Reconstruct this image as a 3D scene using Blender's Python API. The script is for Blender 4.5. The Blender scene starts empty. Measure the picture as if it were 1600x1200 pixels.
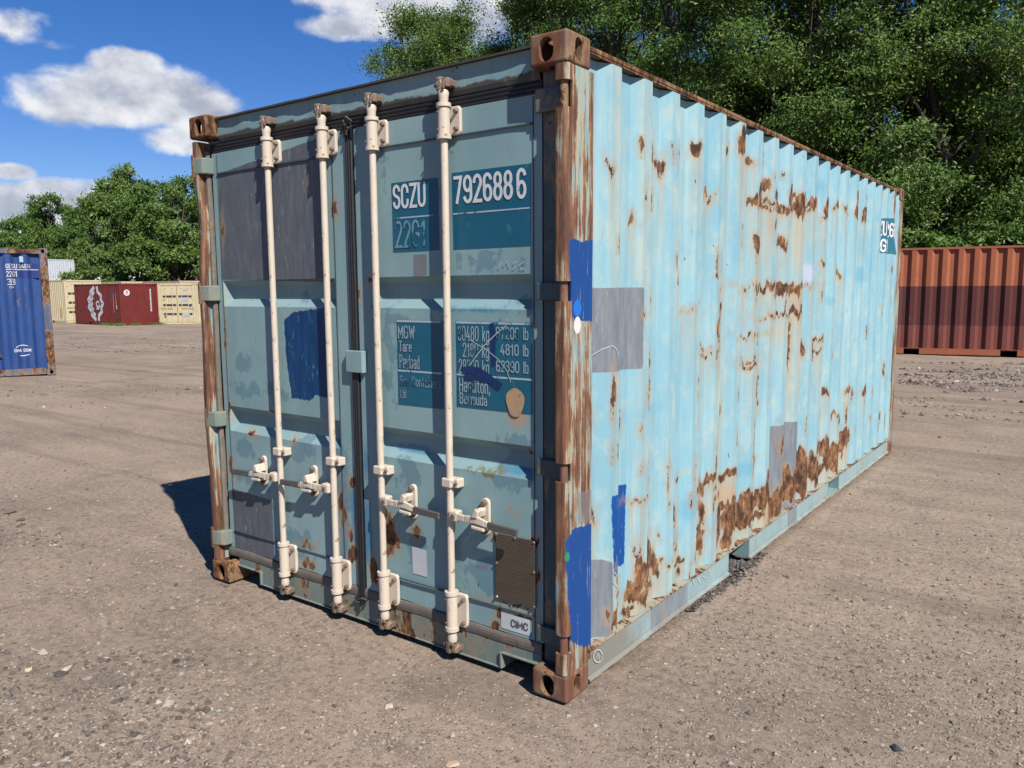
import bpy, bmesh, math, random
import numpy as np
from mathutils import Vector, Matrix

# ------------------------------------------------------------------ camera, world, sun
SC = bpy.context.scene
COL = SC.collection
CAM = np.array([1.61797, -2.52752, 1.64835]); YAW, PITCH, ROLL, FPX = 0.638934, -0.117776, -0.007238, 1239.62
def _basis():
    f = np.array([-math.sin(YAW)*math.cos(PITCH), math.cos(YAW)*math.cos(PITCH), math.sin(PITCH)])
    r = np.array([math.cos(YAW), math.sin(YAW), 0.0]); u = np.cross(r, f)
    c, s = math.cos(ROLL), math.sin(ROLL)
    return c*r+s*u, -s*r+c*u, f
CR, CU, CF = _basis()
cd = bpy.data.cameras.new('camera'); cam = bpy.data.objects.new('camera', cd); COL.objects.link(cam)
cd.sensor_width = 36; cd.lens = FPX/1600*36; cd.clip_start = 0.05; cd.clip_end = 3000
cam.matrix_world = Matrix(((CR[0], CU[0], -CF[0], CAM[0]), (CR[1], CU[1], -CF[1], CAM[1]), (CR[2], CU[2], -CF[2], CAM[2]), (0, 0, 0, 1)))
SC.camera = cam
SC.view_settings.view_transform = 'Standard'; SC.view_settings.look = 'None'
SC.view_settings.exposure = 0.79; SC.view_settings.gamma = 1.0
SC.cycles.max_bounces = 6; SC.cycles.transparent_max_bounces = 8
SUN = Vector((2.41, -1.04, 2.60)).normalized()
SUN_EL = math.asin(SUN.z); SUN_AZ = math.atan2(SUN.x, SUN.y)
sl = bpy.data.lights.new('sun', 'SUN'); sun = bpy.data.objects.new('sun', sl); COL.objects.link(sun)
sl.energy = 5.0; sl.angle = math.radians(0.53); sl.color = (1.0, 0.94, 0.86)
sun.rotation_euler = SUN.to_track_quat('Z', 'Y').to_euler()

def ray(px, py):
    d = CF + (px-800)/FPX*CR - (py-600)/FPX*CU
    return d
def onx(px, py, X):   # point of the photo's pixel ray on the plane x = X
    d = ray(px, py); return CAM + d*(X-CAM[0])/d[0]
def ony(px, py, Y):
    d = ray(px, py); return CAM + d*(Y-CAM[1])/d[1]
def onz(px, py, Z):
    d = ray(px, py); return CAM + d*(Z-CAM[2])/d[2]
def atdepth(px, py, D):
    return CAM + ray(px, py)*D

# ------------------------------------------------------------------ node helper
class NT:
    def __init__(s, tree): s.t = tree; s.l = tree.links
    def n(s, typ, ins=None, **pr):
        nd = s.t.nodes.new(typ)
        for k, v in pr.items(): setattr(nd, k, v)
        for k, v in (ins or {}).items(): s.set(nd.inputs[k], v)
        return nd
    def set(s, sock, v):
        if isinstance(v, bpy.types.NodeSocket): s.l.new(v, sock)
        elif v is not None:
            if hasattr(sock, 'default_value'):
                if isinstance(v, (tuple, list)) and len(v) == 3 and sock.type == 'RGBA': v = (*v, 1)
                sock.default_value = v
    def m(s, op, a, b=None, c=None, clamp=False):
        nd = s.t.nodes.new('ShaderNodeMath'); nd.operation = op; nd.use_clamp = clamp
        for i, v in enumerate((a, b, c)):
            if v is not None: s.set(nd.inputs[i], v)
        return nd.outputs[0]
    def mix(s, f, a, b, blend='MIX'):
        nd = s.t.nodes.new('ShaderNodeMix'); nd.data_type = 'RGBA'; nd.blend_type = blend
        s.set(nd.inputs[0], f); s.set(nd.inputs[6], a); s.set(nd.inputs[7], b)
        return nd.outputs[2]
    def noise(s, vec, scale, detail=4, rough=0.55, dist=0.0):
        nd = s.n('ShaderNodeTexNoise', {'Scale': scale, 'Detail': detail, 'Roughness': rough, 'Distortion': dist})
        if vec is not None: s.l.new(vec, nd.inputs['Vector'])
        return nd.outputs[0]
    def mapv(s, vec, scale=(1, 1, 1), loc=(0, 0, 0), rot=(0, 0, 0)):
        nd = s.n('ShaderNodeMapping', {'Scale': scale, 'Location': loc, 'Rotation': rot}); s.l.new(vec, nd.inputs['Vector'])
        return nd.outputs[0]
    def ramp(s, v, stops, interp='LINEAR'):
        nd = s.t.nodes.new('ShaderNodeValToRGB'); s.l.new(v, nd.inputs[0]); cr = nd.color_ramp; cr.interpolation = interp
        while len(cr.elements) < len(stops): cr.elements.new(0.5)
        for e, (p, c) in zip(cr.elements, stops):
            e.position = p; e.color = (*c, 1) if len(c) == 3 else c
        return nd.outputs[0]
    def step(s, v, lo, hi):
        nd = s.n('ShaderNodeMapRange', {'From Min': lo, 'From Max': hi}); s.l.new(v, nd.inputs[0]); nd.clamp = True
        return nd.outputs[0]
    def attr(s, name):
        nd = s.t.nodes.new('ShaderNodeAttribute'); nd.attribute_name = name; return nd.outputs['Fac'] if name == 'tone' else s.m('SUBTRACT', nd.outputs['Fac'], 1.0)

# ------------------------------------------------------------------ sky with clouds
w = bpy.data.worlds.new("World"); SC.world = w; w.use_nodes = True
g = NT(w.node_tree); w.node_tree.nodes.clear()
sky = g.n('ShaderNodeTexSky', sky_type='NISHITA'); sky.sun_disc = False
sky.sun_elevation = SUN_EL; sky.sun_rotation = SUN_AZ; sky.altitude = 200; sky.air_density = 1.0; sky.dust_density = 0.1; sky.ozone_density = 4.0
hs = g.n('ShaderNodeHueSaturation', {'Saturation': 1.3, 'Value': 1.0, 'Color': sky.outputs[0]})
bg1 = g.n('ShaderNodeBackground', {'Color': g.mix(1.0, hs.outputs[0], (1.10, 1.0, 1.25), 'MULTIPLY'), 'Strength': 0.050})
tc = g.n('ShaderNodeTexCoord').outputs['Generated']
CL = [  # pixel centre, radii in pixels, weight : the clouds' places in the sky
 (185, 150, 130, 50, 1.0), (115, 165, 80, 36, .9), (190, 105, 60, 30, .9), (290, 160, 80, 48, .9), (310, 222, 95, 26, .9),
 (640, 25, 130, 42, 1.0), (740, 15, 130, 50, 1.0), (560, 42, 80, 22, .8), (660, -30, 220, 60, 1.), (15, 38, 60, 26, .5), (95, 70, 30, 12, .35),
 (15, 268, 38, 15, .9), (15, 312, 55, 30, 1.0), (90, 292, 80, 15, .6), (130, 318, 60, 22, 1.0), (60, 335, 90, 16, .9), (10, 350, 60, 12, .6)]
dens = None
for (x, y, rx, ry, wt) in CL:
    d = ray(x, y); d = d/np.linalg.norm(d)
    hx = np.cross(d, [0, 0, 1.0]); hx /= np.linalg.norm(hx); hy = np.cross(hx, d)
    k = 1.0/FPX*np.linalg.norm(ray(x, y))**-1
    dv = g.n('ShaderNodeVectorMath', operation='SUBTRACT'); g.l.new(tc, dv.inputs[0]); dv.inputs[1].default_value = tuple(d)
    a = g.n('ShaderNodeVectorMath', operation='DOT_PRODUCT'); g.l.new(dv.outputs[0], a.inputs[0]); a.inputs[1].default_value = tuple(hx/(rx*k))
    b = g.n('ShaderNodeVectorMath', operation='DOT_PRODUCT'); g.l.new(dv.outputs[0], b.inputs[0]); b.inputs[1].default_value = tuple(hy/(ry*k))
    r2 = g.m('ADD', g.m('MULTIPLY', a.outputs['Value'], a.outputs['Value']), g.m('MULTIPLY', b.outputs['Value'], b.outputs['Value']))
    v = g.m('MULTIPLY', g.m('SUBTRACT', 1.25, r2), wt)
    dens = v if dens is None else g.m('SMOOTH_MAX', dens, v, 0.35)
def cn(off):
    mv = g.mapv(tc, (1, 1, 1.5), off)
    return g.noise(mv, 13.0, 9, 0.56, 0.2)
n0 = cn((0, 0, 0)); n1 = cn((-0.008, 0.004, -0.03))
gen = g.step(g.noise(g.mapv(tc, (1, 1, 3.5), (3.1, 7, 1)), 2.1, 5, .5), 0.68, 0.9)   # the rest of the sky
dn = g.m('ADD', g.m('MAXIMUM', g.m('MULTIPLY', dens, 1.45), g.m('SUBTRACT', g.m('MULTIPLY', gen, 3.4), 3.0)), g.m('MULTIPLY', g.m('SUBTRACT', n0, 0.5), 3.9))
mask = g.m('MULTIPLY', g.n('ShaderNodeMapRange', {0: dn, 1: 0.0, 2: 1.1}, interpolation_type='SMOOTHSTEP').outputs[0], 0.96)
thick = g.step(dn, 0.35, 2.0)
relief = g.m('MULTIPLY', g.m('SUBTRACT', n0, n1), 3.4)
lum = g.m('ADD', g.m('SUBTRACT', 0.90, g.m('MULTIPLY', thick, 0.40)), g.m('MULTIPLY', relief, .75), clamp=True)
ccol = g.ramp(lum, [(0.0, (0.36, 0.40, 0.50)), (0.45, (0.50, 0.54, 0.63)), (0.75, (0.74, 0.76, 0.82)), (1.0, (0.93, 0.94, 0.96))])
bg2 = g.n('ShaderNodeBackground', {'Color': ccol, 'Strength': 0.56})
ms = g.n('ShaderNodeMixShader'); g.l.new(mask, ms.inputs[0]); g.l.new(bg1.outputs[0], ms.inputs[1]); g.l.new(bg2.outputs[0], ms.inputs[2])
wo = g.n('ShaderNodeOutputWorld'); g.l.new(ms.outputs[0], wo.inputs[0])

# ------------------------------------------------------------------ mesh helpers
class MB:
    def __init__(s): s.v = []; s.f = []
    def add(s, vs, fs):
        o = len(s.v); s.v += [tuple(map(float, p)) for p in vs]; s.f += [tuple(i+o for i in f) for f in fs]; return s
    def box(s, x0, x1, y0, y1, z0, z1):
        return s.add([(x0,y0,z0),(x1,y0,z0),(x1,y1,z0),(x0,y1,z0),(x0,y0,z1),(x1,y0,z1),(x1,y1,z1),(x0,y1,z1)],
                     [(0,3,2,1),(4,5,6,7),(0,1,5,4),(1,2,6,5),(2,3,7,6),(3,0,4,7)])
    def prism(s, pts, axis, a, b):   # polygon pts in the two other axes, extruded along axis
        def P(u, v, t): return {'x': (t, u, v), 'y': (u, t, v), 'z': (u, v, t)}[axis]
        n = len(pts)
        return s.add([P(u, v, a) for u, v in pts]+[P(u, v, b) for u, v in pts],
                     [tuple(range(n))[::-1], tuple(range(n, 2*n))]+[(i, (i+1) % n, n+(i+1) % n, n+i) for i in range(n)])
    def tube(s, path, radii, seg=12):   # tapered round tube along points
        path = [Vector(p) for p in path]; rings = []
        if not hasattr(radii, '__len__'): radii = [radii]*len(path)
        for i, p in enumerate(path):
            t = (path[min(i+1, len(path)-1)]-path[max(i-1, 0)]).normalized()
            a = t.cross(Vector((0.3, 1, 0.1))); a = a.normalized(); b = t.cross(a)
            rings.append([p+(a*math.cos(2*math.pi*k/seg)+b*math.sin(2*math.pi*k/seg))*radii[i] for k in range(seg)])
        vs = [q for r in rings for q in r]; fs = []
        for i in range(len(path)-1):
            for k in range(seg):
                fs.append((i*seg+k, i*seg+(k+1) % seg, (i+1)*seg+(k+1) % seg, (i+1)*seg+k))
        fs.append(tuple(range(seg))[::-1]); fs.append(tuple((len(path)-1)*seg+k for k in range(seg)))
        return s.add(vs, fs)
    def build(s, name, mat, parent=None, bevel=0, seg=2, smooth=False, angle=0.6):
        me = bpy.data.meshes.new(name); me.from_pydata(s.v, [], s.f); me.update()
        bm = bmesh.new(); bm.from_mesh(me); bmesh.ops.recalc_face_normals(bm, faces=bm.faces); bm.to_mesh(me); bm.free()
        for mm in (mat if isinstance(mat, (list, tuple)) else [mat]): me.materials.append(mm)
        o = bpy.data.objects.new(name, me); COL.objects.link(o)
        if parent: o.parent = parent
        if bevel:
            md = o.modifiers.new('b', 'BEVEL'); md.width = bevel; md.segments = seg; md.limit_method = 'ANGLE'; md.angle_limit = angle
            md.harden_normals = False
        if smooth:
            me.polygons.foreach_set('use_smooth', [True]*len(me.polygons))
            me.set_sharp_from_angle(angle=0.7)
        return o
def tag(o, label=None, cat=None, group=None, kind=None):
    if label: o['label'] = label
    if cat: o['category'] = cat
    if group: o['group'] = group
    if kind: o['kind'] = kind
    return o
def empty(name, loc=(0, 0, 0), rz=0):
    o = bpy.data.objects.new(name, None); COL.objects.link(o); o.location = loc; o.rotation_euler = (0, 0, rz); o.empty_display_size = 0.2
    return o
def shell_box(mb, lo, hi, holes, lip=0.03, nq=5):
    """box shell with stadium holes: holes maps face ('x-','x+','y-','y+','z-','z+') to (cu,cv,ru,rv)"""
    x0, y0, z0 = lo; x1, y1, z1 = hi
    C = [(x, y, z) for z in (z0, z1) for y in (y0, y1) for x in (x0, x1)]
    base = len(mb.v); mb.v += C
    faces = {'x-': (0, 2, 6, 4, 1, 2, 0, 1), 'x+': (1, 3, 7, 5, 1, 2, 0, -1), 'y-': (0, 1, 5, 4, 0, 2, 1, 1), 'y+': (2, 3, 7, 6, 0, 2, 1, -1), 'z-': (0, 1, 3, 2, 0, 1, 2, 1), 'z+': (4, 5, 7, 6, 0, 1, 2, -1)}
    for k, (a, b, c, d, ua, va, na, sg) in faces.items():
        ids = [base+i for i in (a, b, c, d)]
        if k not in holes: mb.f.append(tuple(ids)); continue
        cu, cv, ru, rv = holes[k]; nval = C[a][na]; ring = []; ring2 = []
        for q in range(4):
            for j in range(nq):
                th = math.pi+q*math.pi/2+j*(math.pi/2)/(nq-1)
                rr = min(ru, rv)
                u = cu+rr*math.cos(th)+(ru-rr)*(-1 if q in (0, 3) else 1); v = cv+rr*math.sin(th)+(rv-rr)*(-1 if q in (0, 1) else 1)
                p = [0, 0, 0]; p[ua] = u; p[va] = v; p[na] = nval; ring.append(len(mb.v)); mb.v.append(tuple(p))
        for i in ring:
            p = list(mb.v[i]); p[na] += sg*lip; ring2.append(len(mb.v)); mb.v.append(tuple(p))
        n = len(ring)
        for q in range(4):
            for j in range(nq-1): mb.f.append((ids[q], ring[q*nq+j], ring[q*nq+j+1]))
            e = ring[q*nq+nq-1]; e2 = ring[((q+1) % 4)*nq]
            mb.f.append((ids[q], e, e2, ids[(q+1) % 4]))
        for i in range(n): mb.f.append((ring[i], ring[(i+1) % n], ring2[(i+1) % n], ring2[i]))
    return mb

RN = np.random.default_rng(7)
def vnoise(x, y, scale, seed=0, octaves=4):
    x = np.asarray(x, float)*scale; y = np.asarray(y, float)*scale; out = 0; amp = 1; tot = 0
    for o in range(octaves):
        xi = np.floor(x).astype(np.int64); yi = np.floor(y).astype(np.int64); fx = x-xi; fy = y-yi
        fx = fx*fx*(3-2*fx); fy = fy*fy*(3-2*fy)
        def h(a, b):
            n = (a*374761393+b*668265263+(seed+o)*1442695041) & 0xffffffff
            n = ((n ^ (n >> 13))*1274126177) & 0xffffffff
            return ((n ^ (n >> 16)) & 0xffff)/65535.0
        v = (h(xi, yi)*(1-fx)+h(xi+1, yi)*fx)*(1-fy)+(h(xi, yi+1)*(1-fx)+h(xi+1, yi+1)*fx)*fy
        out = out+v*amp; tot += amp; amp *= .5; x = x*2.03; y = y*2.03
    return out/tot
def grid_mesh(name, X, Y, Z, mat, parent=None, attrs=None, smooth=False, flip=False):
    """X,Y,Z are 2-D arrays of vertex coordinates"""
    n, m = X.shape; me = bpy.data.meshes.new(name)
    co = np.stack([X, Y, Z], -1).reshape(-1, 3).astype(np.float32)
    me.vertices.add(len(co)); me.vertices.foreach_set('co', co.ravel())
    i = np.arange(n-1)[:, None]*m+np.arange(m-1)[None, :]; q = np.stack([i, i+1, i+m+1, i+m], -1).reshape(-1, 4)
    if flip: q = q[:, ::-1]
    me.loops.add(q.size); me.loops.foreach_set('vertex_index', q.ravel().astype(np.int32))
    me.polygons.add(len(q)); me.polygons.foreach_set('loop_start', np.arange(0, q.size, 4, dtype=np.int32))
    me.update(calc_edges=True); me.validate()
    for k, a in (attrs or {}).items():
        at = me.attributes.new(k, 'FLOAT', 'POINT'); at.data.foreach_set('value', (np.asarray(a, np.float32)+1).ravel())
    me.materials.append(mat)
    if not smooth: me.shade_flat()
    o = bpy.data.objects.new(name, me); COL.objects.link(o)
    if parent: o.parent = parent
    return o
def tri_soup(name, co, nper, mat, attrs=None):   # co (n, nper, 3): each row one n-gon
    n = co.shape[0]; me = bpy.data.meshes.new(name)
    me.vertices.add(n*nper); me.vertices.foreach_set('co', co.astype(np.float32).ravel())
    me.loops.add(n*nper); me.loops.foreach_set('vertex_index', np.arange(n*nper, dtype=np.int32))
    me.polygons.add(n); me.polygons.foreach_set('loop_start', np.arange(0, n*nper, nper, dtype=np.int32))
    me.update(calc_edges=True)
    for k, a in (attrs or {}).items():
        at = me.attributes.new(k, 'FLOAT', 'POINT'); at.data.foreach_set('value', np.repeat(a, nper).astype(np.float32))
    me.shade_flat(); me.materials.append(mat)
    return me

# ------------------------------------------------------------------ materials
def new_mat(name):
    m = bpy.data.materials.new(name); m.use_nodes = True; m.node_tree.nodes.clear(); return m, NT(m.node_tree)
ALB = .625   # the yard is exposed for its shade: everything in it is this much darker than it looks
def finish(h, col, rough, bump=None, bstr=0.3, bdist=0.01, metallic=0.0, spec=0.4):
    col = h.mix(1.0, col, (ALB, ALB, ALB), 'MULTIPLY')
    b = h.n('ShaderNodeBsdfPrincipled', {'Base Color': col, 'Roughness': rough, 'Metallic': metallic, 'Specular IOR Level': spec})
    if bump is not None:
        bm_ = h.n('ShaderNodeBump', {'Strength': bstr, 'Distance': bdist, 'Height': bump}); h.l.new(bm_.outputs[0], b.inputs['Normal'])
    o = h.n('ShaderNodeOutputMaterial'); h.l.new(b.outputs[0], o.inputs[0]); return b
def rust_col(h, co, seedloc=(0, 0, 0)):
    r = h.noise(h.mapv(co, (1, 1, .55), seedloc), 26, 8, .68)
    big = h.noise(co, 5, 3)
    v = h.m('ADD', h.m('MULTIPLY', h.m('SUBTRACT', r, .5), 1.35), h.m('ADD', .5, h.m('MULTIPLY', h.m('SUBTRACT', big, .5), .5)))
    return h.ramp(v, [(.34, (.048, .025, .016)), (.46, (.115, .056, .031)), (.56, (.215, .104, .050)), (.66, (.33, .172, .082)), (.78, (.46, .29, .15))])
def paint(name, a, b, rust=0.0, layers=(), streak=.5, rough=.5, dirt=.25, speck=.5, scale=1.0, bump=.25, fade=(.55, .62, .60), fade_amt=0.0, rsize=3.2, edge_rust=False):
    """weathered paint. layers: (attribute, colour or 'rust', edge noise amplitude, noise scale, softness, opacity)"""
    m, h = new_mat(name); co = h.n('ShaderNodeTexCoord').outputs['Object']
    co = h.mapv(co, (scale,)*3)
    big = h.noise(co, 1.7, 5, .6); st = h.noise(h.mapv(co, (14, 14, .8)), 2.0, 5, .6); fine = h.noise(co, 60, 5, .7)
    f = h.m('ADD', h.m('MULTIPLY', h.m('SUBTRACT', big, .5), 1.8), h.m('ADD', .5, h.m('MULTIPLY', h.m('SUBTRACT', st, .5), 1.6*streak)), clamp=True)
    col = h.mix(f, a, b)
    if fade_amt:
        ff = h.step(h.noise(h.mapv(co, (9, 9, .6), (5, 2, 8)), 1.6, 6, .65), .48, .70)
        col = h.mix(h.m('MULTIPLY', ff, fade_amt), col, fade)
    # grime and scratches
    sc = h.noise(h.mapv(co, (40, 40, 3), (1, 4, 2), (.35, .2, .1)), 1.6, 3, .5)
    scr = h.m('MULTIPLY', h.step(sc, .70, .73), .35*speck)
    col = h.mix(scr, col, (.12, .14, .15))
    dm = h.step(h.noise(h.mapv(co, (1, 1, .5), (3, 3, 3)), 4.0, 8, .7), .5, .8)
    col = h.mix(h.m('MULTIPLY', dm, dirt), col, (.16, .14, .115))
    rough_s = h.m('ADD', rough-.1, h.m('MULTIPLY', fine, .22))
    rc = rust_col(h, co)
    rm_tot = None; hgt = h.m('ADD', h.m('MULTIPLY', fine, .25), h.m('MULTIPLY', big, .6))
    for (an, lc, amp, ns, soft, op) in layers:
        av = h.attr(an)
        mp = h.mapv(co, (1, 1, .55), (len(an)*1.3, 0, 2)) if lc == 'rust' else h.mapv(co, (1, 1, .06), (3, 0, 2)) if an in ('run', 'drip') else h.mapv(co, (1, 1, .8), (len(an)*1.7, 0, 0))
        nz = h.m('MULTIPLY', h.m('SUBTRACT', h.noise(mp, ns, 6, .68), .5), amp)
        mk = h.m('MULTIPLY', h.step(h.m('ADD', av, nz), -soft, soft), op)
        if lc == 'rust':
            if an == 'rust':   # stained rim around the flaked rust
                rim = h.m('MULTIPLY', h.step(h.m('ADD', av, nz), -.028, 0.0), .55)
                col = h.mix(rim, col, (.45, .31, .17))
            col = h.mix(mk, col, rc); rm_tot = mk if rm_tot is None else h.m('MAXIMUM', rm_tot, mk)
        else:
            lcv = h.mix(h.m('MULTIPLY', st, .35), lc, tuple(c*.62 for c in lc))
            if an in ('navy', 'grey'):   # brush or roller marks and thin spots where the old coat shows
                bru = h.noise(h.mapv(co, (18, 18, 3.5), (6, 6, 1)), 1.8, 6, .65)
                lcv = h.mix(h.step(bru, .40, .66), lcv, tuple(min(1, c*1.22+.008) for c in lc))
                mk = h.m('MULTIPLY', mk, h.m('SUBTRACT', 1.0, h.m('MULTIPLY', h.step(h.noise(h.mapv(co, (24, 24, 5), (1, 8, 1)), 2.2, 7, .75), .60, .66), .75)))
            col = h.mix(mk, col, lcv)
    if rust > 0:
        rn = h.noise(h.mapv(co, (1, 1, .45), (9, 1, 4)), rsize, 9, .72)
        t = .72-.30*rust
        rm = h.step(rn, t, t+.018)
        halo = h.m('MULTIPLY', h.step(rn, t-.07, t), .5)
        col = h.mix(halo, col, (.40, .29, .16)); col = h.mix(rm, col, rc)
        rm_tot = rm if rm_tot is None else h.m('MAXIMUM', rm_tot, rm)
    if speck > 0:
        sp = h.noise(h.mapv(co, (1, 1, .7), (2, 7, 5)), 22, 3, .6)
        spm = h.step(sp, .775-.045*speck, .785-.045*speck)
        col = h.mix(spm, col, rc); rm_tot = spm if rm_tot is None else h.m('MAXIMUM', rm_tot, spm)
    if rm_tot is not None:
        rough_s = h.m('ADD', rough_s, h.m('MULTIPLY', rm_tot, .35), clamp=True)
        hgt = h.m('SUBTRACT', hgt, h.m('MULTIPLY', rm_tot, .35))
    finish(h, col, rough_s, hgt, bump, .004, spec=.22)
    return m
def plain(name, col, rough=.6, var=.25, nscale=20, bump=.15, metallic=0.0, worn=None):
    m, h = new_mat(name); co = h.n('ShaderNodeTexCoord').outputs['Object']
    nz = h.noise(co, nscale, 6, .65); c = h.mix(nz, tuple(x*(1-var) for x in col), tuple(min(1, x*(1+var)) for x in col))
    if worn:
        wc, t, ws = worn; c = h.mix(h.step(h.noise(h.mapv(co, (1, 1, .8)), ws, 6, .7), t, t+.05), c, wc)
    finish(h, c, rough, nz, bump, .003, metallic); return m
def streaky_post(name, blue=True):
    m, h = new_mat(name); co = h.n('ShaderNodeTexCoord').outputs['Object']
    s1 = h.noise(h.mapv(co, (11, 11, .8)), 2.2, 9, .70, .5); s2 = h.noise(h.mapv(co, (26, 26, 1.8), (4, 4, 4)), 1.8, 7, .68, .4); s3 = h.noise(h.mapv(co, (1, 1, .6)), 5, 6, .65); thin = h.noise(h.mapv(co, (50, 50, .9), (1, 2, 4)), 1.5, 5, .65)
    yy = h.n('ShaderNodeSeparateXYZ'); h.l.new(co, yy.inputs[0])
    lipb = h.m('MULTIPLY', h.step(yy.outputs[1], .045, .018), .055)
    v1 = h.m('ADD', h.m('ADD', h.m('MULTIPLY', s1, .6), h.m('MULTIPLY', s3, .4)), lipb)
    v1 = h.m('ADD', v1, h.m('MULTIPLY', h.m('SUBTRACT', thin, .5), .22))
    paintc = h.ramp(s2, [(.34, (.10, .26, .34)), (.43, (.22, .38, .40)), (.50, (.36, .44, .38)), (.57, (.47, .43, .31)), (.66, (.44, .27, .14))])
    rr = h.noise(h.mapv(co, (18, 18, 1.6), (3, 3, 3)), 2.0, 8, .7)
    rc2 = h.ramp(rr, [(.32, (.060, .028, .018)), (.46, (.135, .060, .033)), (.56, (.22, .105, .055)), (.70, (.36, .20, .11))])
    col = h.mix(h.step(v1, .475, .505), paintc, (.36, .20, .10)); col = h.mix(h.step(v1, .492, .535), col, rc2)
    fine = h.noise(co, 70, 5, .7)
    if blue:
        for an, lc in (('blue', (.002, .062, .27)), ('dotblue', (.01, .17, .62)), ('dotwhite', (.78, .78, .76)), ('grey', (.20, .20, .21)), ('green', (.02, .25, .13))):
            nz = h.m('MULTIPLY', h.m('SUBTRACT', h.noise(h.mapv(co, (1, 2, .35)), 40, 5, .7), .5), .035 if an in ('blue', 'grey') else .008)
            av = h.attr(an); cov = h.step(h.m('ADD', av, nz), -.001, .001)
            if an == 'grey': cov = h.m('MULTIPLY', cov, .6)
            if an == 'blue':
                worn_ = h.step(h.noise(h.mapv(co, (30, 30, 2), (2, 2, 0)), 2.0, 6, .7), .60, .63); cov = h.m('MULTIPLY', cov, h.m('SUBTRACT', 1.0, worn_))
            col = h.mix(cov, col, lc)
    finish(h, col, h.m('ADD', .5, h.m('MULTIPLY', fine, .35)), h.m('ADD', h.m('MULTIPLY', s1, .8), h.m('MULTIPLY', fine, .3)), .45, .004)
    return m

CY1 = (.205, .435, .545); CY2 = (.33, .565, .64)
DR1 = (.210, .365, .395); DR2 = (.33, .475, .485)
M = {}
M['side'] = paint('weathered_light_blue_paint', CY1, CY2, rust=.14, streak=.42, dirt=.14, speck=.9, fade=(.56, .66, .58), fade_amt=.38, bump=.3,
    layers=[('wear', (.60, .66, .54), .9, 9, .12, .65), ('scuff', (.10, .12, .12), .27, 60, .01, .8), ('stain', (.60, .53, .36), .10, 22, .05, .5), ('drip', (.55, .28, .09), .04, 40, .02, .45), ('run', (.52, .37, .19), .20, 34, .05, .42), ('bluish', (.14, .42, .60), .06, 14, .02, .5), ('lilac', (.55, .58, .72), .03, 30, .012, .8),
            ('grey', (.20, .225, .255), .010, 60, .001, 1.), ('navy', (.002, .075, .31), .03, 45, .001, 1.), ('teal', (.035, .19, .27), .004, 30, .001, 1.), ('rust', 'rust', .065, 42, .002, 1.)])
M['door'] = paint('weathered_blue_green_door_paint', DR1, DR2, rust=.07, streak=.15, dirt=.22, speck=1.0, bump=.3,
    layers=[('smudge', (.085, .205, .285), .30, 11, .008, .5), ('bright', (.075, .26, .42), .05, 18, .006, .8), ('grey', (.115, .125, .15), .012, 40, .001, .97), ('navy', (.0, .052, .17), .03, 45, .001, 1.), ('lightgrey', (.22, .235, .26), .008, 60, .001, 1.),
            ('spray', (.62, .36, .16), .02, 60, .03, .9), ('moss', (.22, .20, .10), .03, 70, .004, .85), ('rust', 'rust', .04, 38, .0012, 1.)])
M['header'] = paint('grimy_blue_green_header_paint', DR1, DR2, rust=.16, streak=.6, dirt=.35, speck=.8, layers=[('grime', (.075, .055, .04), .05, 16, .004, .9)])
M['sill'] = paint('rusty_blue_green_sill_paint', (.16, .22, .205), (.25, .30, .26), rust=.56, streak=1.0, dirt=.8, speck=.8, rsize=5)
M['rail'] = paint('faded_blue_bottom_rail_paint', (.27, .42, .44), (.38, .50, .50), rust=.30, streak=.4, dirt=.3, speck=.5, layers=[('grey', (.22, .25, .28), .01, 40, .001, .9), ('dirty', (.26, .21, .155), .08, 9, .02, .75)])
M['ledge'] = paint('rusty_ledge_paint', (.34, .38, .33), (.42, .36, .26), rust=.75, streak=.3, dirt=.5, speck=1., rsize=7)
M['rust'] = paint('solid_rust', (.16, .075, .04), (.26, .13, .07), rust=.9, streak=.5, dirt=.3, speck=.6, rsize=5, rough=.75, fade=(.20, .27, .28), fade_amt=.25)
M['rusttop'] = paint('rusty_corner_steel', (.15, .06, .035), (.24, .105, .058), rust=.5, streak=.8, dirt=.3, speck=.4, rsize=6, rough=.7, fade=(.30, .34, .32), fade_amt=.3)
M['post'] = streaky_post('rust_streaked_post_steel', True)
M['post2'] = streaky_post('rust_streaked_left_post_steel', False)
M['bar'] = plain('cream_bar_paint', (.68, .595, .485), .55, .16, 12, .25, worn=((.36, .26, .18), .60, 26))
M['cam'] = plain('rusty_cast_cam_steel', (.20, .135, .095), .6, .55, 45, .4, worn=((.55, .47, .39), .54, 22))
M['bolt'] = plain('rusty_bolt_steel', (.20, .13, .09), .6, .4, 90, .3)
M['grip'] = plain('dark_handle_grip', (.10, .095, .095), .6, .4, 60, .3, worn=((.35, .33, .31), .62, 40))
M['rubber'] = plain('black_rubber_gasket', (.016, .017, .022), .55, .5, 30, .3)
M['rubber2'] = plain('dusty_cracked_gasket', (.19, .165, .135), .8, .6, 26, .6, worn=((.17, .15, .13), .5, 9))
M['pinhole'] = plain('dark_cavity_steel', (.02, .016, .014), .9)
M['teal'] = plain('dark_teal_vinyl', (.006, .118, .20), .4, .22, 6, .1, worn=((.05, .18, .25), .63, 18))
M['white'] = plain('white_vinyl_lettering', (.74, .76, .78), .5, .06, 20)
M['wornwhite'] = plain('worn_pale_lettering', (.30, .42, .50), .5, .2, 14, .1, worn=((.03, .12, .17), .54, 14))
M['fadedwhite'] = plain('almost_gone_lettering', (.17, .33, .42), .5, .2, 14, .1, worn=((.02, .10, .15), .50, 16))
M['wornline'] = plain('worn_pale_line', (.42, .54, .62), .5, .2, 14, .1, worn=((.05, .15, .20), .55, 12))
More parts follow.
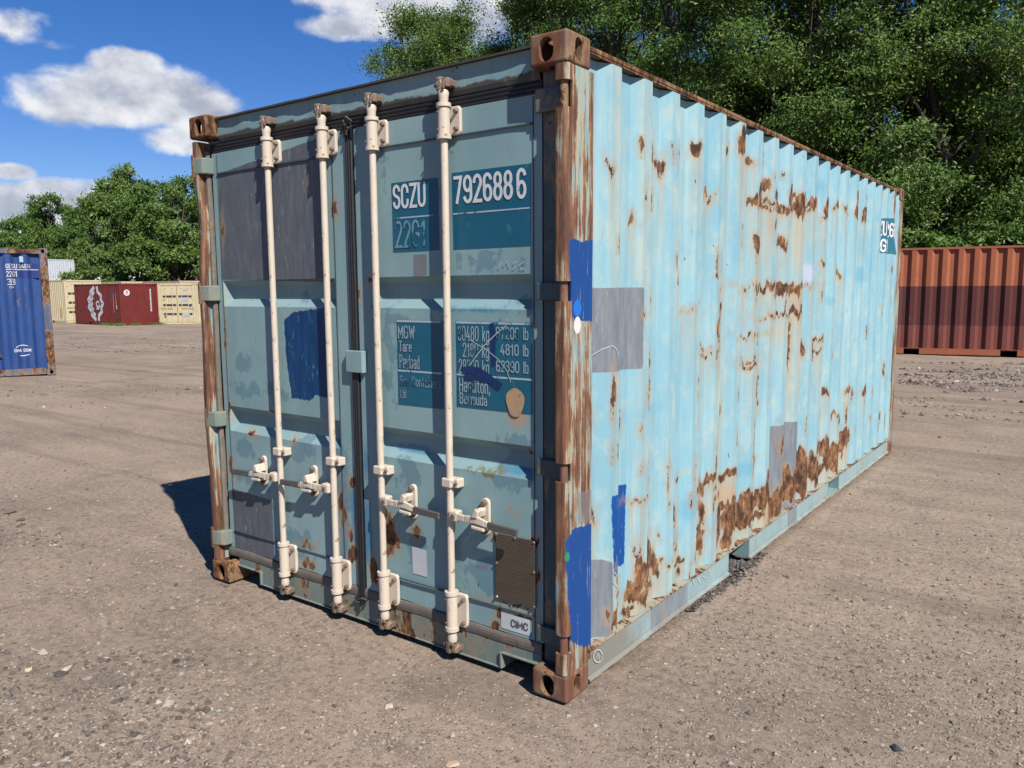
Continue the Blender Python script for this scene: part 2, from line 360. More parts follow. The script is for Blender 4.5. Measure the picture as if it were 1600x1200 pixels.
M['chalk'] = plain('chalk_line', (.50, .55, .57), .9, .2, 60)
M['navy'] = plain('navy_brush_paint', (.002, .028, .13), .45, .3, 30)
M['sticker'] = plain('white_sticker', (.62, .64, .68), .5, .05, 8)
M['black'] = plain('black_print', (.02, .02, .02), .5)
M['weld'] = plain('dark_weld_seam', (.055, .085, .095), .8, .5, 60, .4)

def plate_mat():
    m, h = new_mat('engraved_brown_plate'); co = h.n('ShaderNodeTexCoord').outputs['Object']
    ln = h.noise(h.mapv(co, (60, 1, 1)), 1.0, 2); rows = h.n('ShaderNodeTexWave', {'Scale': 22.0, 'Distortion': 0.0}, bands_direction='Z'); h.l.new(co, rows.inputs['Vector'])
    tx = h.m('MULTIPLY', h.step(rows.outputs['Fac'], .62, .7), h.step(h.noise(h.mapv(co, (150, 1, 60)), 1.0, 2), .47, .52))
    base = h.mix(h.noise(co, 14, 6, .7), (.085, .065, .045), (.16, .125, .09)); col = h.mix(h.m('MULTIPLY', tx, .55), base, (.05, .04, .032))
    finish(h, col, .55, tx, .5, .002, .3); return m
M['plate'] = plate_mat()

# ------------------------------------------------------------------ ground
def sstep(a, b, x):
    t = np.clip((x-a)/(b-a), 0, 1); return t*t*(3-2*t)
def gz(x, y):
    x = np.asarray(x, float); y = np.asarray(y, float)
    d = np.hypot(x-CAM[0], y-CAM[1])
    z = -.36*sstep(12, 50, d)*sstep(-3, -14, x)
    near = (vnoise(x+50, y+50, .9, 3, 4)-.5)*.05+(vnoise(x+50, y+50, 4.5, 5, 3)-.5)*.012+(vnoise(x*.5+50, y*2.5+50, .8, 9, 3)-.5)*.03*sstep(5, 9, d)
    inside = sstep(.35, .0, np.maximum(np.maximum(x-.0, -2.44-x), np.maximum(y-6.06, -y)))
    z = z+near*(1-inside*.9)-.006*inside-.004
    # crust of dirt along the container's long side
    z = z+.016*np.exp(-((x-.035)/.03)**2)*sstep(.35, .7, y)*sstep(6.3, 5.9, y)*(0.3+vnoise(x*3, y+9, 3.0, 2, 3))
    return z
def gmat():
    m, h = new_mat('compacted_gravel_dirt'); co = h.n('ShaderNodeTexCoord').outputs['Object']
    big = h.noise(co, .35, 6, .6); mid = h.noise(h.mapv(co, (.5, 1.6, 1), rot=(0, 0, .5)), 1.1, 8, .68); fine = h.noise(co, 26, 8, .78); gr = h.noise(co, 130, 3, .7)
    f = h.m('ADD', h.m('MULTIPLY', big, .5), h.m('MULTIPLY', mid, .5))
    col = h.ramp(f, [(.36, (.180, .140, .112)), (.47, (.30, .235, .182)), (.60, (.41, .32, .245))])
    col = h.mix(h.m('MULTIPLY', h.step(fine, .42, .62), .55), col, (.45, .365, .275))
    col = h.mix(h.m('MULTIPLY', h.step(fine, .50, .33), .75), col, (.14, .108, .086))
    patch = h.step(h.noise(h.mapv(co, (.35, 1.5, 1), (2, 3, 0), (0, 0, .62)), 1.5, 8, .7), .60, .68)
    col = h.mix(h.m('MULTIPLY', patch, .62), col, (.125, .105, .092))
    p2 = h.step(h.noise(h.mapv(co, (.9, .9, 1), (8, 3, 0)), 1.1, 9, .72), .54, .66)
    col = h.mix(h.m('MULTIPLY', p2, .50), col, (.15, .122, .102))
    p3 = h.step(h.noise(h.mapv(co, (.22, .5, 1), (1, 9, 0), (0, 0, .3)), 1.0, 6, .6), .50, .66)
    col = h.mix(h.m('MULTIPLY', p3, .35), col, (.50, .385, .29))
    for sc_, lo_, rz_, sd_ in (((.06, 1.7, 1), (4, 1, 0), .95, .55), ((.07, 2.2, 1), (9, 5, 0), .25, .6)):   # faint wheel tracks
        trk = h.step(h.noise(h.mapv(co, sc_, lo_, (0, 0, rz_)), 1.0, 5, .55), sd_, sd_+.08); col = h.mix(h.m('MULTIPLY', trk, .42), col, (.16, .13, .108))
    vo = h.n('ShaderNodeTexVoronoi', {'Scale': 75.0, 'Randomness': 1.0}); h.l.new(co, vo.inputs['Vector'])
    cell = h.n('ShaderNodeSeparateColor', {'Color': vo.outputs['Color']})
    gz_ = h.step(h.noise(co, .8, 4, .6), .38, .62)
    st = h.m('MULTIPLY', h.step(vo.outputs['Distance'], .42, .30), h.m('MULTIPLY', h.step(cell.outputs[0], .52, .56), h.m('ADD', .35, h.m('MULTIPLY', gz_, .6))))
    scol = h.ramp(cell.outputs[1], [(0, (.11, .10, .09)), (.4, (.33, .26, .205)), (.75, (.50, .41, .33)), (1, (.72, .63, .54))])
    col = h.mix(st, col, scol)
    vo2 = h.n('ShaderNodeTexVoronoi', {'Scale': 26.0}); h.l.new(co, vo2.inputs['Vector']); c2 = h.n('ShaderNodeSeparateColor', {'Color': vo2.outputs['Color']})
    st2 = h.m('MULTIPLY', h.step(vo2.outputs['Distance'], .30, .22), h.step(c2.outputs[0], .86, .88))
    col = h.mix(st2, col, h.ramp(c2.outputs[1], [(0, (.10, .09, .085)), (.5, (.36, .29, .23)), (1, (.62, .53, .44))]))
    hh = h.m('ADD', h.m('ADD', h.m('MULTIPLY', fine, .9), h.m('MULTIPLY', gr, .35)), h.m('ADD', h.m('MULTIPLY', st, .35), h.m('ADD', h.m('MULTIPLY', st2, .6), h.m('MULTIPLY', mid, 1.2))))
    finish(h, col, .92, hh, .75, .012, spec=.25); return m
M['ground'] = gmat()
def axis(lo, hi, c, fine, growth):
    def half(L):
        out = []; d = 0; s = fine
        while d < L: d += s; s = s*growth if d > 3 else s; out.append(min(d, L))
        return out
    return np.array([c-d for d in half(c-lo)[::-1]]+[c]+[c+d for d in half(hi-c)])
gx = axis(-900, 900, -.5, .045, 1.035); gy = axis(-700, 1100, .8, .045, 1.035)
GX, GY = np.meshgrid(gx, gy)
go = grid_mesh('ground', GX, GY, gz(GX, GY), M['ground'], smooth=True)
tag(go, kind='structure')

# loose stones: one mass of gravel
def stones(n, xs, ys, sizes, zoff=0.0, seed=1):
    rg = np.random.default_rng(seed)
    base = np.array([(1,0,0),(0,1,0),(-1,0,0),(0,-1,0),(0,0,1),(0,0,-1)], float)
    F = np.array([(0,1,4),(1,2,4),(2,3,4),(3,0,4),(1,0,5),(2,1,5),(3,2,5),(0,3,5)])
    V = base[None]*(1+rg.uniform(-.35, .35, (n, 6, 1)))*sizes[:, None, None]
    V *= np.stack([rg.uniform(.7, 1.3, n), rg.uniform(.6, 1.1, n), rg.uniform(.35, .8, n)], -1)[:, None, :]
    V += rg.normal(0, .12, (n, 6, 3))*sizes[:, None, None]
    a = rg.uniform(0, 6.28, n); c, s = np.cos(a)[:, None], np.sin(a)[:, None]
    X = V[..., 0]*c-V[..., 1]*s; Y = V[..., 0]*s+V[..., 1]*c
    P = np.stack([X+xs[:, None], Y+ys[:, None], V[..., 2]+(gz(xs, ys)+zoff+sizes*.18)[:, None]], -1)
    return P[:, F, :].reshape(-1, 3, 3), np.repeat(rg.uniform(0, 1, n), 8)
def stone_mat(name, ramp):
    m, h = new_mat(name); c = h.ramp(h.attr('tone'), ramp); co = h.n('ShaderNodeTexCoord').outputs['Object']
    nz = h.noise(co, 90, 4, .7); c = h.mix(h.m('MULTIPLY', nz, .4), c, (.18, .15, .13)); finish(h, c, .88, nz, .3, .002); return m
M['stone'] = stone_mat('mixed_gravel', [(0, (.08, .072, .066)), (.35, (.24, .195, .155)), (.7, (.37, .29, .225)), (.95, (.45, .37, .30)), (1, (.58, .51, .43))])
rg = np.random.default_rng(11); pts = []
while len(pts) < 26000:
    px = rg.uniform(-40, 1640); py = rg.uniform(560, 1230); wgt = ((py-520)/700)**1.0
    if rg.random() > wgt: continue
    p = onz(px, py, 0.0)
    cl = vnoise(np.array([p[0]+30]), np.array([p[1]+30]), .9, 21, 3)[0]
    if rg.random() > .25+1.6*max(0, cl-.38)*2: continue
    if -2.5 < p[0] < .02 and -.02 < p[1] < 6.1: continue
    pts.append(p)
pts = np.array(pts); dd = np.hypot(pts[:, 0]-CAM[0], pts[:, 1]-CAM[1])
sz = np.minimum(.0028*np.exp(rg.normal(0, .5, len(pts)))*(1+.12*dd), .016)
co, tone = stones(len(pts), pts[:, 0], pts[:, 1], sz)
o = bpy.data.objects.new('gravel', tri_soup('gravel', co, 3, M['stone'], {'tone': tone})); COL.objects.link(o)
tag(o, 'fine loose grey and tan gravel scattered over the dirt yard', 'gravel', kind='stuff')
# windrows of coarser crushed stone further out
rg = np.random.default_rng(23); q = []
for (px0, px1, py0, py1, n_, s0) in ((1405, 1640, 566, 612, 2600, .018), (1405, 1640, 620, 660, 500, .014), (90, 320, 512, 545, 1500, .016), (-20, 320, 600, 640, 700, .009), (-30, 160, 780, 860, 350, .009), (-20, 330, 1010, 1210, 1500, .0065)):
    a = np.stack([rg.uniform(px0, px1, n_), rg.uniform(py0, py1, n_)], 1)
    for (u, v) in a:
        p = onz(u, v, 0.0); q.append((p[0], p[1], s0*math.exp(rg.normal(0, .5))))
q = np.array(q); keep = vnoise(q[:, 0]*.5+9, q[:, 1]*2+9, 1.2, 31, 4) > .46; q = q[keep]
co, tone = stones(len(q), q[:, 0], q[:, 1], q[:, 2], 0.0, 24)
M['crushed'] = stone_mat('crushed_dark_stone', [(0, (.06, .055, .052)), (.5, (.15, .128, .11)), (.8, (.28, .23, .19)), (1, (.62, .55, .47))])
o = bpy.data.objects.new('gravel', tri_soup('gravel', co, 3, M['crushed'], {'tone': tone})); COL.objects.link(o)
tag(o, 'coarser dark crushed stone lying in bands across the dirt yard', 'gravel', kind='stuff')
# dark debris spilling out of the fork pocket
rg = np.random.default_rng(5); n = 1500
yy = np.concatenate([rg.normal(1.88, .10, 900), rg.uniform(1.15, 2.25, 600)]); xx = np.concatenate([rg.normal(-.03, .045, 900), rg.normal(.012, .018, 600)])
zo = np.where(np.arange(n) < 900, np.maximum(0, .05*np.exp(-((yy-1.88)/.12)**2)*sstep(.09, -.04, xx)), .004)
co, tone = stones(n, xx, yy, np.minimum(.006*np.exp(rg.normal(0, .5, n)), .02), zo, 6)
M['debris'] = stone_mat('dark_crushed_debris', [(0, (.03, .03, .032)), (.6, (.09, .085, .08)), (.9, (.16, .15, .14)), (1, (.35, .33, .30))])
o = bpy.data.objects.new('debris', tri_soup('debris', co, 3, M['debris'], {'tone': tone})); COL.objects.link(o)
tag(o, 'dark crushed debris spilling from the near fork pocket of the light blue container', 'debris', kind='stuff')

# ------------------------------------------------------------------ the light blue container
W_, L_, H_ = 2.438, 6.058, 2.591
M['roofedge'] = plain('dark_rusty_roof_edge', (.045, .036, .032), .85, .5, 30, .5)
M['channel'] = paint('shaded_grimy_channel_paint', (.05, .085, .10), (.10, .15, .16), rust=.35, streak=.6, dirt=.4, speck=.8)  # the groove's shade is put into this base colour, plus rust and dirt
M['tan'] = plain('tan_spray_paint', (.50, .33, .19), .6, .25, 40, .1, worn=((.10, .17, .20), .60, 50))
ROOT = empty('shipping_container')
tag(ROOT, 'large battered light blue shipping container in the foreground with cream locking bars and rusty corners', 'shipping container')
def stadium_holes_casting(name, lo, hi, front=1, right=1, mat=None, parent=ROOT, nearx=1):
    mb = MB(); cx, cy, cz = [(a+b)/2 for a, b in zip(lo, hi)]
    hs = {}
    if front: hs['y-'] = (cx-.008*nearx, cz-.002, .033, .044)
    if front == -1: hs = {'y+': (cx, cz, .033, .044)}
    if right: hs['x+'] = (cy-.006, cz, .024, .042)
    if nearx < 0: hs['x-'] = (cy, cz, .026, .042)
    hs['z+'] = (cx, cy, .030, .055); hs['z-'] = (cx, cy, .030, .055)
    shell_box(mb, lo, hi, hs, .026)
    o = mb.build(name, mat or M['rust'], parent, bevel=.013, seg=4); md = o.modifiers['b']; md.limit_method = 'WEIGHT'; md.use_clamp_overlap = False
    me = o.data; bw = me.attributes.new('bevel_weight_edge', 'FLOAT', 'EDGE'); vv = np.array([v.co[:] for v in me.vertices]); iscorner = ((np.abs(vv-lo) < 1e-5) | (np.abs(vv-hi) < 1e-5)).all(1)
    bw.data.foreach_set('value', [1.0 if iscorner[e.vertices[0]] and iscorner[e.vertices[1]] and abs(vv[e.vertices[0]]-vv[e.vertices[1]]).astype(bool).sum() == 1 else 0.0 for e in me.edges])
    ck = MB().box(lo[0]+.03, hi[0]-.03, lo[1]+.03, hi[1]-.03, lo[2]+.03, hi[2]-.03)
    return o
CZ0, CZ1 = 2.473, 2.591
stadium_holes_casting('corner_casting', (-.170, 0, CZ0), (0, .170, CZ1), mat=M['rusttop'])
stadium_holes_casting('corner_casting', (-.170, 0, 0), (0, .175, .116), mat=M['rusttop'])
stadium_holes_casting('corner_casting', (-W_, 0, CZ0), (-W_+.165, .170, CZ1), right=0, nearx=-1)
stadium_holes_casting('corner_casting', (-W_, 0, 0), (-W_+.165, .175, .116), right=0, nearx=-1)
for z0 in (0, CZ0):
    stadium_holes_casting('corner_casting', (-.162, L_-.178, z0), (0, L_, z0+.118), front=-1, mat=M['rusttop'])
    stadium_holes_casting('corner_casting', (-W_, L_-.178, z0), (-W_+.162, L_, z0+.118), front=-1, right=0, nearx=-1)

# near right post: rounded lip in pieces between the hinge cut-outs, side plate, groove
hz = [(2.316, 2.412), (1.605, 1.680), (.905, .979), (.205, .280)]
segs = []; zc = .118
for a, b in sorted(hz): segs.append((zc, a)); zc = b
segs.append((zc, CZ0-.001))
def post_attr(Y, Z):
    return {}
def sdf_ell(Y, Z, cy, cz, a, b): return (1-np.sqrt(((Y-cy)/a)**2+((Z-cz)/b)**2))*min(a, b)
def sdf_poly(Y, Z, pts):
    P = np.array(pts); d = np.full(Y.shape, 1e9); inside = np.zeros(Y.shape, bool); n = len(P)
    for i in range(n):
        a = P[i]; b = P[(i+1) % n]; e = b-a; wx = Y-a[0]; wy = Z-a[1]
        t = np.clip((wx*e[0]+wy*e[1])/max(e@e, 1e-12), 0, 1); d = np.minimum(d, np.hypot(wx-e[0]*t, wy-e[1]*t))
        cnd = ((a[1] > Z) != (b[1] > Z)) & (Y < (b[0]-a[0])*(Z-a[1])/((b[1]-a[1]) if b[1] != a[1] else 1e-9)+a[0])
        inside ^= cnd
    return np.where(inside, d, -d)
def side_poly(px_pts, X=0.0): return [tuple(onx(x, y, X)[1:]) for x, y in px_pts]
def door_poly(px_pts, Y=.075): return [(lambda p: (p[0], p[2]))(ony(x, y, Y)) for x, y in px_pts]

def arc(cx, cy, r, a0, a1, n=6): return [(cx+r*math.cos(a0+(a1-a0)*i/n), cy+r*math.sin(a0+(a1-a0)*i/n)) for i in range(n+1)]
# profile of the post (x,y), walked from the groove round the lip and back along the side
def lip_profile(notch):
    if not notch:
        return [(-.058, .055), (-.058, .012)]+arc(-.046, .012, .012, math.pi, 1.5*math.pi, 3)+arc(-.022, .022, .022, -math.pi/2, 0, 6)+[(0, .030), (0, .034), (-.004, .037), *[(-.004, q/1000) for q in range(48, 158, 8)], (-.004, .158), (-.009, .161), (-.009, .201)]
    return [(-.058, .055), (-.056, .050), (-.050, .048), (-.045, .046)]+[(-.04+.004*k, .044) for k in range(7)]+[(-.016, .042), (-.012, .040), (-.004, .040), *[(-.004, q/1000) for q in range(48, 158, 8)], (-.004, .158), (-.009, .161), (-.009, .201)]
hzf = [z for h in hz for z in h]; zs = sorted([.118]+hzf+[CZ0-.001]+[z for z in np.arange(.13, 2.466, .015) if min(abs(z-q) for q in hzf) > .004])
pa = [np.array(lip_profile(False)), np.array(lip_profile(True))]
np_ = len(pa[0]); pb_ = pa[1]
if len(pb_) < np_: pb_ = np.vstack([pb_[:1]]*(np_-len(pb_))+[pb_])
elif len(pb_) > np_: pa[0] = np.vstack([pa[0][:1]]*(len(pb_)-np_)+[pa[0]]); np_ = len(pb_)
rowsX = []; rowsY = []; rowsZ = []
def bent(z, amp): return amp*(vnoise(np.array([z*1.0+3]), np.array([.5]), 2.2, 4, 3)[0]-.5)
for i, z in enumerate(zs):
    inn = [a <= z <= b for a, b in hz]
    edge = any(abs(z-q) < 1e-6 for h in hz for q in h)
    dz_ = 0
    def row(P): rowsX.append(P[:, 0]+bent(z, .004)); rowsY.append(P[:, 1]); rowsZ.append(np.full(np_, z+dz_))
    if edge:
        starting = any(abs(z-a) < 1e-6 for a, b in hz)
        dz_ = -.0008; row(pa[0] if starting else pb_); dz_ = .0008; row(pb_ if starting else pa[0])
    else: row(pb_ if any(inn) else pa[0])
PX, PY, PZ = map(np.array, (rowsX, rowsY, rowsZ))
bl = np.maximum(sdf_poly(PY, PZ, side_poly([(889, 378), (897, 372), (912, 378), (930, 374), (931, 503), (897, 500), (893, 470)])),
                sdf_poly(PY, PZ, side_poly([(886, 845), (897, 826), (931, 818), (931, 1008), (912, 1012), (893, 1002), (888, 930)])))
att = {'blue': np.clip(bl, -.2, .2), 'dotblue': sdf_ell(PY, PZ, .083, 1.578, .030, .032), 'dotwhite': sdf_ell(PY, PZ, .083, 1.512, .025, .033),
       'grey': sdf_poly(PY, PZ, side_poly([(905, 770), (930, 764), (930, 812), (905, 820)])), 'green': np.maximum(sdf_ell(PY, PZ, .03, .768, .012, .010), sdf_ell(PY, PZ, .012, .61, .010, .02))}
grid_mesh('corner_post', PX, PY, PZ, M['post'], ROOT, att, smooth=False)
MB().box(-.158, -.060, .078, .20, .118, CZ0).build('post_channel', M['channel'], ROOT)
for k, (a, b) in enumerate(hz):     # hinges: pin barrel in the cut-out and a blade across the groove to the door
    hg = MB(); hg.tube([(-.030, .024, a-.004), (-.030, .024, b+.004)], .0165, 14)
    hob = hg.build('hinge', M['rusttop'], ROOT, smooth=True)
    MB().box(-.175, -.036, .046, .060, a+.004, b-.004).build('hinge_blade', M['channel'], hob, bevel=.004)
# left post, bent and rusty, narrow in view
zs2 = np.arange(.118, CZ0, .02); prof = np.array([(-W_+.052, .11), (-W_+.052, .012), (-W_+.046, .003), (-W_+.034, 0), (-W_+.016, .002), (-W_+.004, .008), (-W_, .02), (-W_, .11), (-W_, .2)])
dent = lambda z: .022*math.exp(-((z-2.0)/.16)**2)+.012*math.exp(-((z-.62)/.25)**2)+(vnoise(np.array([z]), np.array([0.3]), 3.1, 8, 3)[0]-.5)*.022
LX = np.array([prof[:, 0]+dent(z)*np.array([.8, 1, 1, 1, 1, 1, 1, .5, .1]) for z in zs2]); LY = np.array([prof[:, 1]+np.array([0, 1, 1, 1, 1, 1, 1, 0, 0])*dent(z)*.5 for z in zs2]); LZ = np.repeat(zs2[:, None], len(prof), 1)
grid_mesh('corner_post', LX, LY, LZ, M['post2'], ROOT, flip=True)
MB().box(-W_+.010, -W_+.11, .11, .2, .118, CZ0).build('post_channel', M['header'], ROOT)
MB().tube([(-2.372, .062, .19), (-2.370, .060, 1.0), (-2.366, .064, 1.9), (-2.372, .062, 2.41)], .016, 8).build('door_gasket', M['rubber2'], ROOT, smooth=True)
for a in (2.288, 1.600, .895, .205):
    mb = MB(); mb.prism([(-2.436, .020), (-2.428, .004), (-2.41, -.002), (-2.385, .004), (-2.352, .014), (-2.338, .030), (-2.330, .076), (-2.43, .076)], 'z', a, a+.085)
    h_ = mb.build('hinge', M['sill'], ROOT, bevel=.006, seg=2)
    MB().tube([(-2.418, .012, a-.016), (-2.418, .012, a+.10)], .017, 12).build('hinge_pin', M['rusttop'], h_, smooth=True)
# rear posts
MB().box(-.15, -.004, L_-.17, L_-.002, .118, CZ0).build('corner_post', M['post2'], ROOT, bevel=.006)
MB().box(-W_, -W_+.15, L_-.17, L_-.002, .118, CZ0).build('corner_post', M['post2'], ROOT, bevel=.006)
# header
hx = np.linspace(-W_+.165, -.170, 150)
def hdr_rows():
    r = []
    for z, y in ((2.450, .10), (2.452, .078), (2.47, .072), (2.49, .071), (2.52, .070), (2.55, .070), (2.566, .069), (2.570, .075)):
        r.append((z, y))
    return r
HR = hdr_rows(); HX = np.repeat(hx[None], len(HR), 0)
HZ = np.array([[z+(vnoise(np.array([x]), np.array([1.]), 2, 3)[0]-.5)*.006 for x in hx] for z, y in HR]); HY = np.array([[y+(vnoise(np.array([x]), np.array([z*3]), 2.5, 6)[0]-.5)*.008 for x in hx] for z, y in HR])
gr_ = .032-(HZ-2.455)+(vnoise(HX, HZ*0+4, 6, 2)-.5)*.03
grid_mesh('door_header', HX, HY, HZ, M['header'], ROOT, {'grime': gr_})
# ragged roof edge over the header
rx = np.linspace(-W_+.16, -.165, 180); jag = .010*(vnoise(rx, rx*0, 9, 5, 3)-.5)
RX = np.repeat(rx[None], 4, 0); RY = np.array([.068+0*rx, .050+jag, .052+jag, .2+0*rx]); RZ = np.array([2.565+0*rx, 2.566+jag*.5, 2.576+jag*.8, 2.580+0*rx])
grid_mesh('roof_edge', RX, RY, RZ, M['roofedge'], ROOT)
MB().box(-W_+.03, -.03, .2, L_-.18, 2.545, 2.557).build('roof', M['rail'], ROOT)
# door gaskets: top band with ridges, centre strip, bottom strip
mb = MB()
for z in (2.404, 2.420, 2.436): mb.tube([(-2.34, .082, z), (-1.26, .080, z+.001), (-.16, .082, z)], .0095, 8)
mb.box(-2.34, -.16, .084, .11, 2.398, 2.452); mb.build('door_gasket', M['rubber'], ROOT)
mb = MB()
for x in (-1.262, -1.247, -1.232): mb.tube([(x, .070, .13), (x+.001, .069, 1.2), (x, .070, 2.425)], .0085, 8)
mb.box(-1.274, -1.220, .076, .11, .12, 2.43); mb.build('door_gasket', M['rubber'], ROOT)
# crumpled rubber flaps at both ends of the centre gasket
rg = np.random.default_rng(3)
for zc, n, sx in ((2.42, 12, .03), (.135, 7, .03)):
    mb = MB()
    for i in range(n):
        x = -1.247+rg.uniform(-sx, sx); z = zc+rg.uniform(-.04, .02); mb.tube([(x, .062, z), (x+rg.uniform(-.02, .02), .050, z+rg.uniform(-.03, .03)), (x+rg.uniform(-.03, .03), .064, z-rg.uniform(0, .04))], [.004, .007, .004], 6)
    mb.build('torn_gasket', M['rubber'], ROOT, smooth=True)
gx_ = np.linspace(-2.36, -.165, 160); jg = (vnoise(gx_, gx_*0, 7, 3, 4)-.5)
GXX = np.repeat(gx_[None], 6, 0); GZZ = np.array([.138+0*gx_+jg*.006, .140+jg*.006, .158+jg*.010, .172+jg*.012, .184+jg*.014, .186+jg*.014]); GYY = np.array([.085+0*gx_, .069+jg*.004, .066+jg*.006, .066+jg*.008, .069+jg*.008, .085+0*gx_])
grid_mesh('door_gasket', GXX, GYY, GZZ, M['rubber2'], ROOT)
# sill with fork notches at both ends
mb = MB(); ys0, ys1 = .072, .20
mb.prism([(-W_+.165, .137), (-W_+.165, .088), (-2.075, .088), (-2.058, .024), (-.383, .024), (-.372, .088), (-.170, .088), (-.170, .137)], 'y', ys0, ys0+.012)
mb.box(-W_+.165, -.170, ys0+.012, ys1, .128, .137)
mb.build('door_sill', M['sill'], ROOT, bevel=.003)
mb = MB(); mb.box(-.384, -.372, .060, .20, .020, .094); mb.box(-.372, -.170, .060, .20, .0885, .0975); mb.box(-2.072, -2.060, .060, .2, .02, .094); mb.box(-W_+.165, -2.060, .060, .2, .0885, .0975); mb.box(-2.055, -.388, .064, .2, .018, .026)
mb.build('sill_flange', M['sill'], ROOT, bevel=.003)
MB().box(-W_+.1, -.1, .20, .215, .03, .17).build('underframe', M['header'], ROOT)
MB().box(-W_+.06, -.06, .215, L_-.2, .120, .17).build('floor', M['pinhole'], ROOT)

# doors: pressed steel leaves with two recessed bands each
RB = [(1.712, 1.680, 1.610, 1.570), (1.014, .978, .912, .872)]
def door_leaf(name, x0, x1, rx0, rx1, shapes):
    xs = np.unique(np.concatenate([np.arange(x0, x1, .011), [x0, x1, rx0, rx0+.036, rx1-.036, rx1]])); zz = np.unique(np.concatenate([np.arange(.188, 2.398, .011), [.188, 2.398]+[z for r in RB for z in r]]))
    X, Z = np.meshgrid(xs, zz); dep = np.zeros_like(X)
    for (a, b, c, d) in RB:
        dz = np.minimum(np.clip((a-Z)/(a-b), 0, 1), np.clip((Z-d)/(c-d), 0, 1)); dx = np.minimum(np.clip((X-rx0)/.036, 0, 1), np.clip((rx1-X)/.036, 0, 1))
        dep = np.maximum(dep, np.minimum(dz, dx)*.040)
    pan = sstep(rx0-.0, rx0+.1, X)*sstep(rx1, rx1-.1, X)
    Y = .075+dep+(vnoise(X+5, Z+3, 1.5, 31, 3)-.5)*.012*pan+(vnoise(X+5, Z+3, 6, 33, 2)-.5)*.0018
    at = {}
    for k in ('smudge', 'bright', 'grey', 'navy', 'lightgrey', 'spray', 'moss', 'rust'):
        lst = shapes.get(k, [])
        v = np.full(X.shape, -.3); wa = .05 if k in ('rust', 'moss') else 0
        Xw = X+(vnoise(X*9+4, Z*6, 2.5, 71, 3)-.5)*wa; Zw = Z+(vnoise(X*18+4, Z*1.5, 2.2, 72, 3)-.5)*wa*1.8
        for s in lst:
            if s[0] == 'p': v = np.maximum(v, sdf_poly(X, Z, door_poly(s[1])))
            else:
                c = ony(s[1], s[2], .075); rx_ = abs(ony(s[1]+s[3], s[2], .075)[0]-c[0]); rz_ = abs(ony(s[1], s[2]+s[4], .075)[2]-c[2]); v = np.maximum(v, sdf_ell(Xw, Zw, c[0], c[2], rx_, rz_))
        at[k] = v
    o = grid_mesh(name, X, Y, Z, M['door'], ROOT, at, smooth=True)
    o.data.set_sharp_from_angle(angle=.35)
    e = MB(); e.box(x0, x1, .078, .12, .188, .19); e.box(x0, x1, .078, .12, 2.396, 2.398)
    return o
E = 'e'
DR = door_leaf('door', -1.218, -.162, -1.14, -.205, {
 'smudge': [(E, 800, 740, 40, 30), (E, 640, 740, 20, 25), (E, 780, 550, 20, 30), (E, 760, 410, 30, 12), (E, 610, 560, 10, 60), (E, 800, 700, 30, 20), (E, 650, 850, 14, 25), (E, 760, 900, 40, 30), (E, 700, 300, 8, 8), (E, 600, 250, 6, 30), (E, 620, 500, 20, 6), (E, 820, 470, 14, 6)],
 'bright': [(E, 575, 830, 7, 60), (E, 572, 720, 4, 30), (E, 640, 703, 30, 7), (E, 800, 735, 24, 6), (E, 740, 484, 50, 4)],
 'lightgrey': [('p', [(645, 398), (666, 397), (667, 431), (646, 433)]), ('p', [(743, 882), (762, 884), (762, 891), (743, 888)])],
 'spray': [(E, 805, 628, 17, 24), (E, 808, 650, 12, 14)],
 'moss': [(E, 767, 737, 22, 6), (E, 735, 734, 12, 3)],
 'rust': [(E, 613, 842, 10, 18), (E, 610, 820, 7, 12), (E, 610, 860, 7, 10), (E, 650, 830, 5, 12), (E, 774, 840, 4, 7), (E, 765, 822, 4, 5), (E, 818, 970, 18, 4), (E, 782, 960, 4, 14), (E, 800, 948, 20, 2.5), (E, 823, 706, 3, 3), (E, 578, 440, 2, 4), (E, 560, 460, 3, 7), (E, 835, 850, 4, 6), (E, 584, 890, 8, 20), (E, 790, 846, 3, 3), (E, 836, 905, 3, 9), (E, 778, 980, 5, 8), (E, 803, 800, 3, 3), (E, 603, 805, 10, 8)]})
DL = door_leaf('door', -2.350, -1.276, -2.302, -1.375, {
 'smudge': [(E, 385, 700, 12, 18), (E, 470, 700, 16, 22), (E, 380, 570, 10, 12), (E, 480, 350, 3, 20), (E, 400, 750, 20, 10), (E, 500, 420, 10, 12), (E, 535, 760, 14, 60), (E, 470, 850, 20, 20), (E, 460, 465, 10, 6), (E, 410, 610, 40, 9)],
 'bright': [('p', [(530, 750), (541, 752), (548, 930), (536, 926)]), (E, 431, 850, 2.5, 30), (E, 555, 800, 6, 60), (E, 400, 840, 5, 5)],
 'grey': [('p', [(341, 272), (508, 212), (516, 441), (346, 437)]), ('p', [(362, 763), (426, 782), (430, 886), (370, 872)])],
 'navy': [('p', [(444, 500), (458, 488), (512, 480), (516, 622), (492, 618), (486, 626), (456, 622), (447, 560)])],
 'rust': [(E, 522, 326, 3.5, 12), (E, 394, 680, 4, 3.5), (E, 536, 800, 4, 26), (E, 548, 840, 4, 12), (E, 482, 850, 9, 4), (E, 490, 880, 5, 6), (E, 362, 730, 3, 14), (E, 459, 687, 3, 3), (E, 425, 640, 2, 3), (E, 553, 870, 8, 14), (E, 552, 755, 6, 8), (E, 358, 640, 2, 10), (E, 352, 520, 1.5, 20), (E, 480, 880, 8, 7), (E, 348, 360, 1.5, 12)]})
MB().box(-2.35, -1.276, .12, .13, .19, 2.39).build('door_core', M['header'], DL); MB().box(-1.218, -.162, .12, .13, .19, 2.39).build('door_core', M['header'], DR)
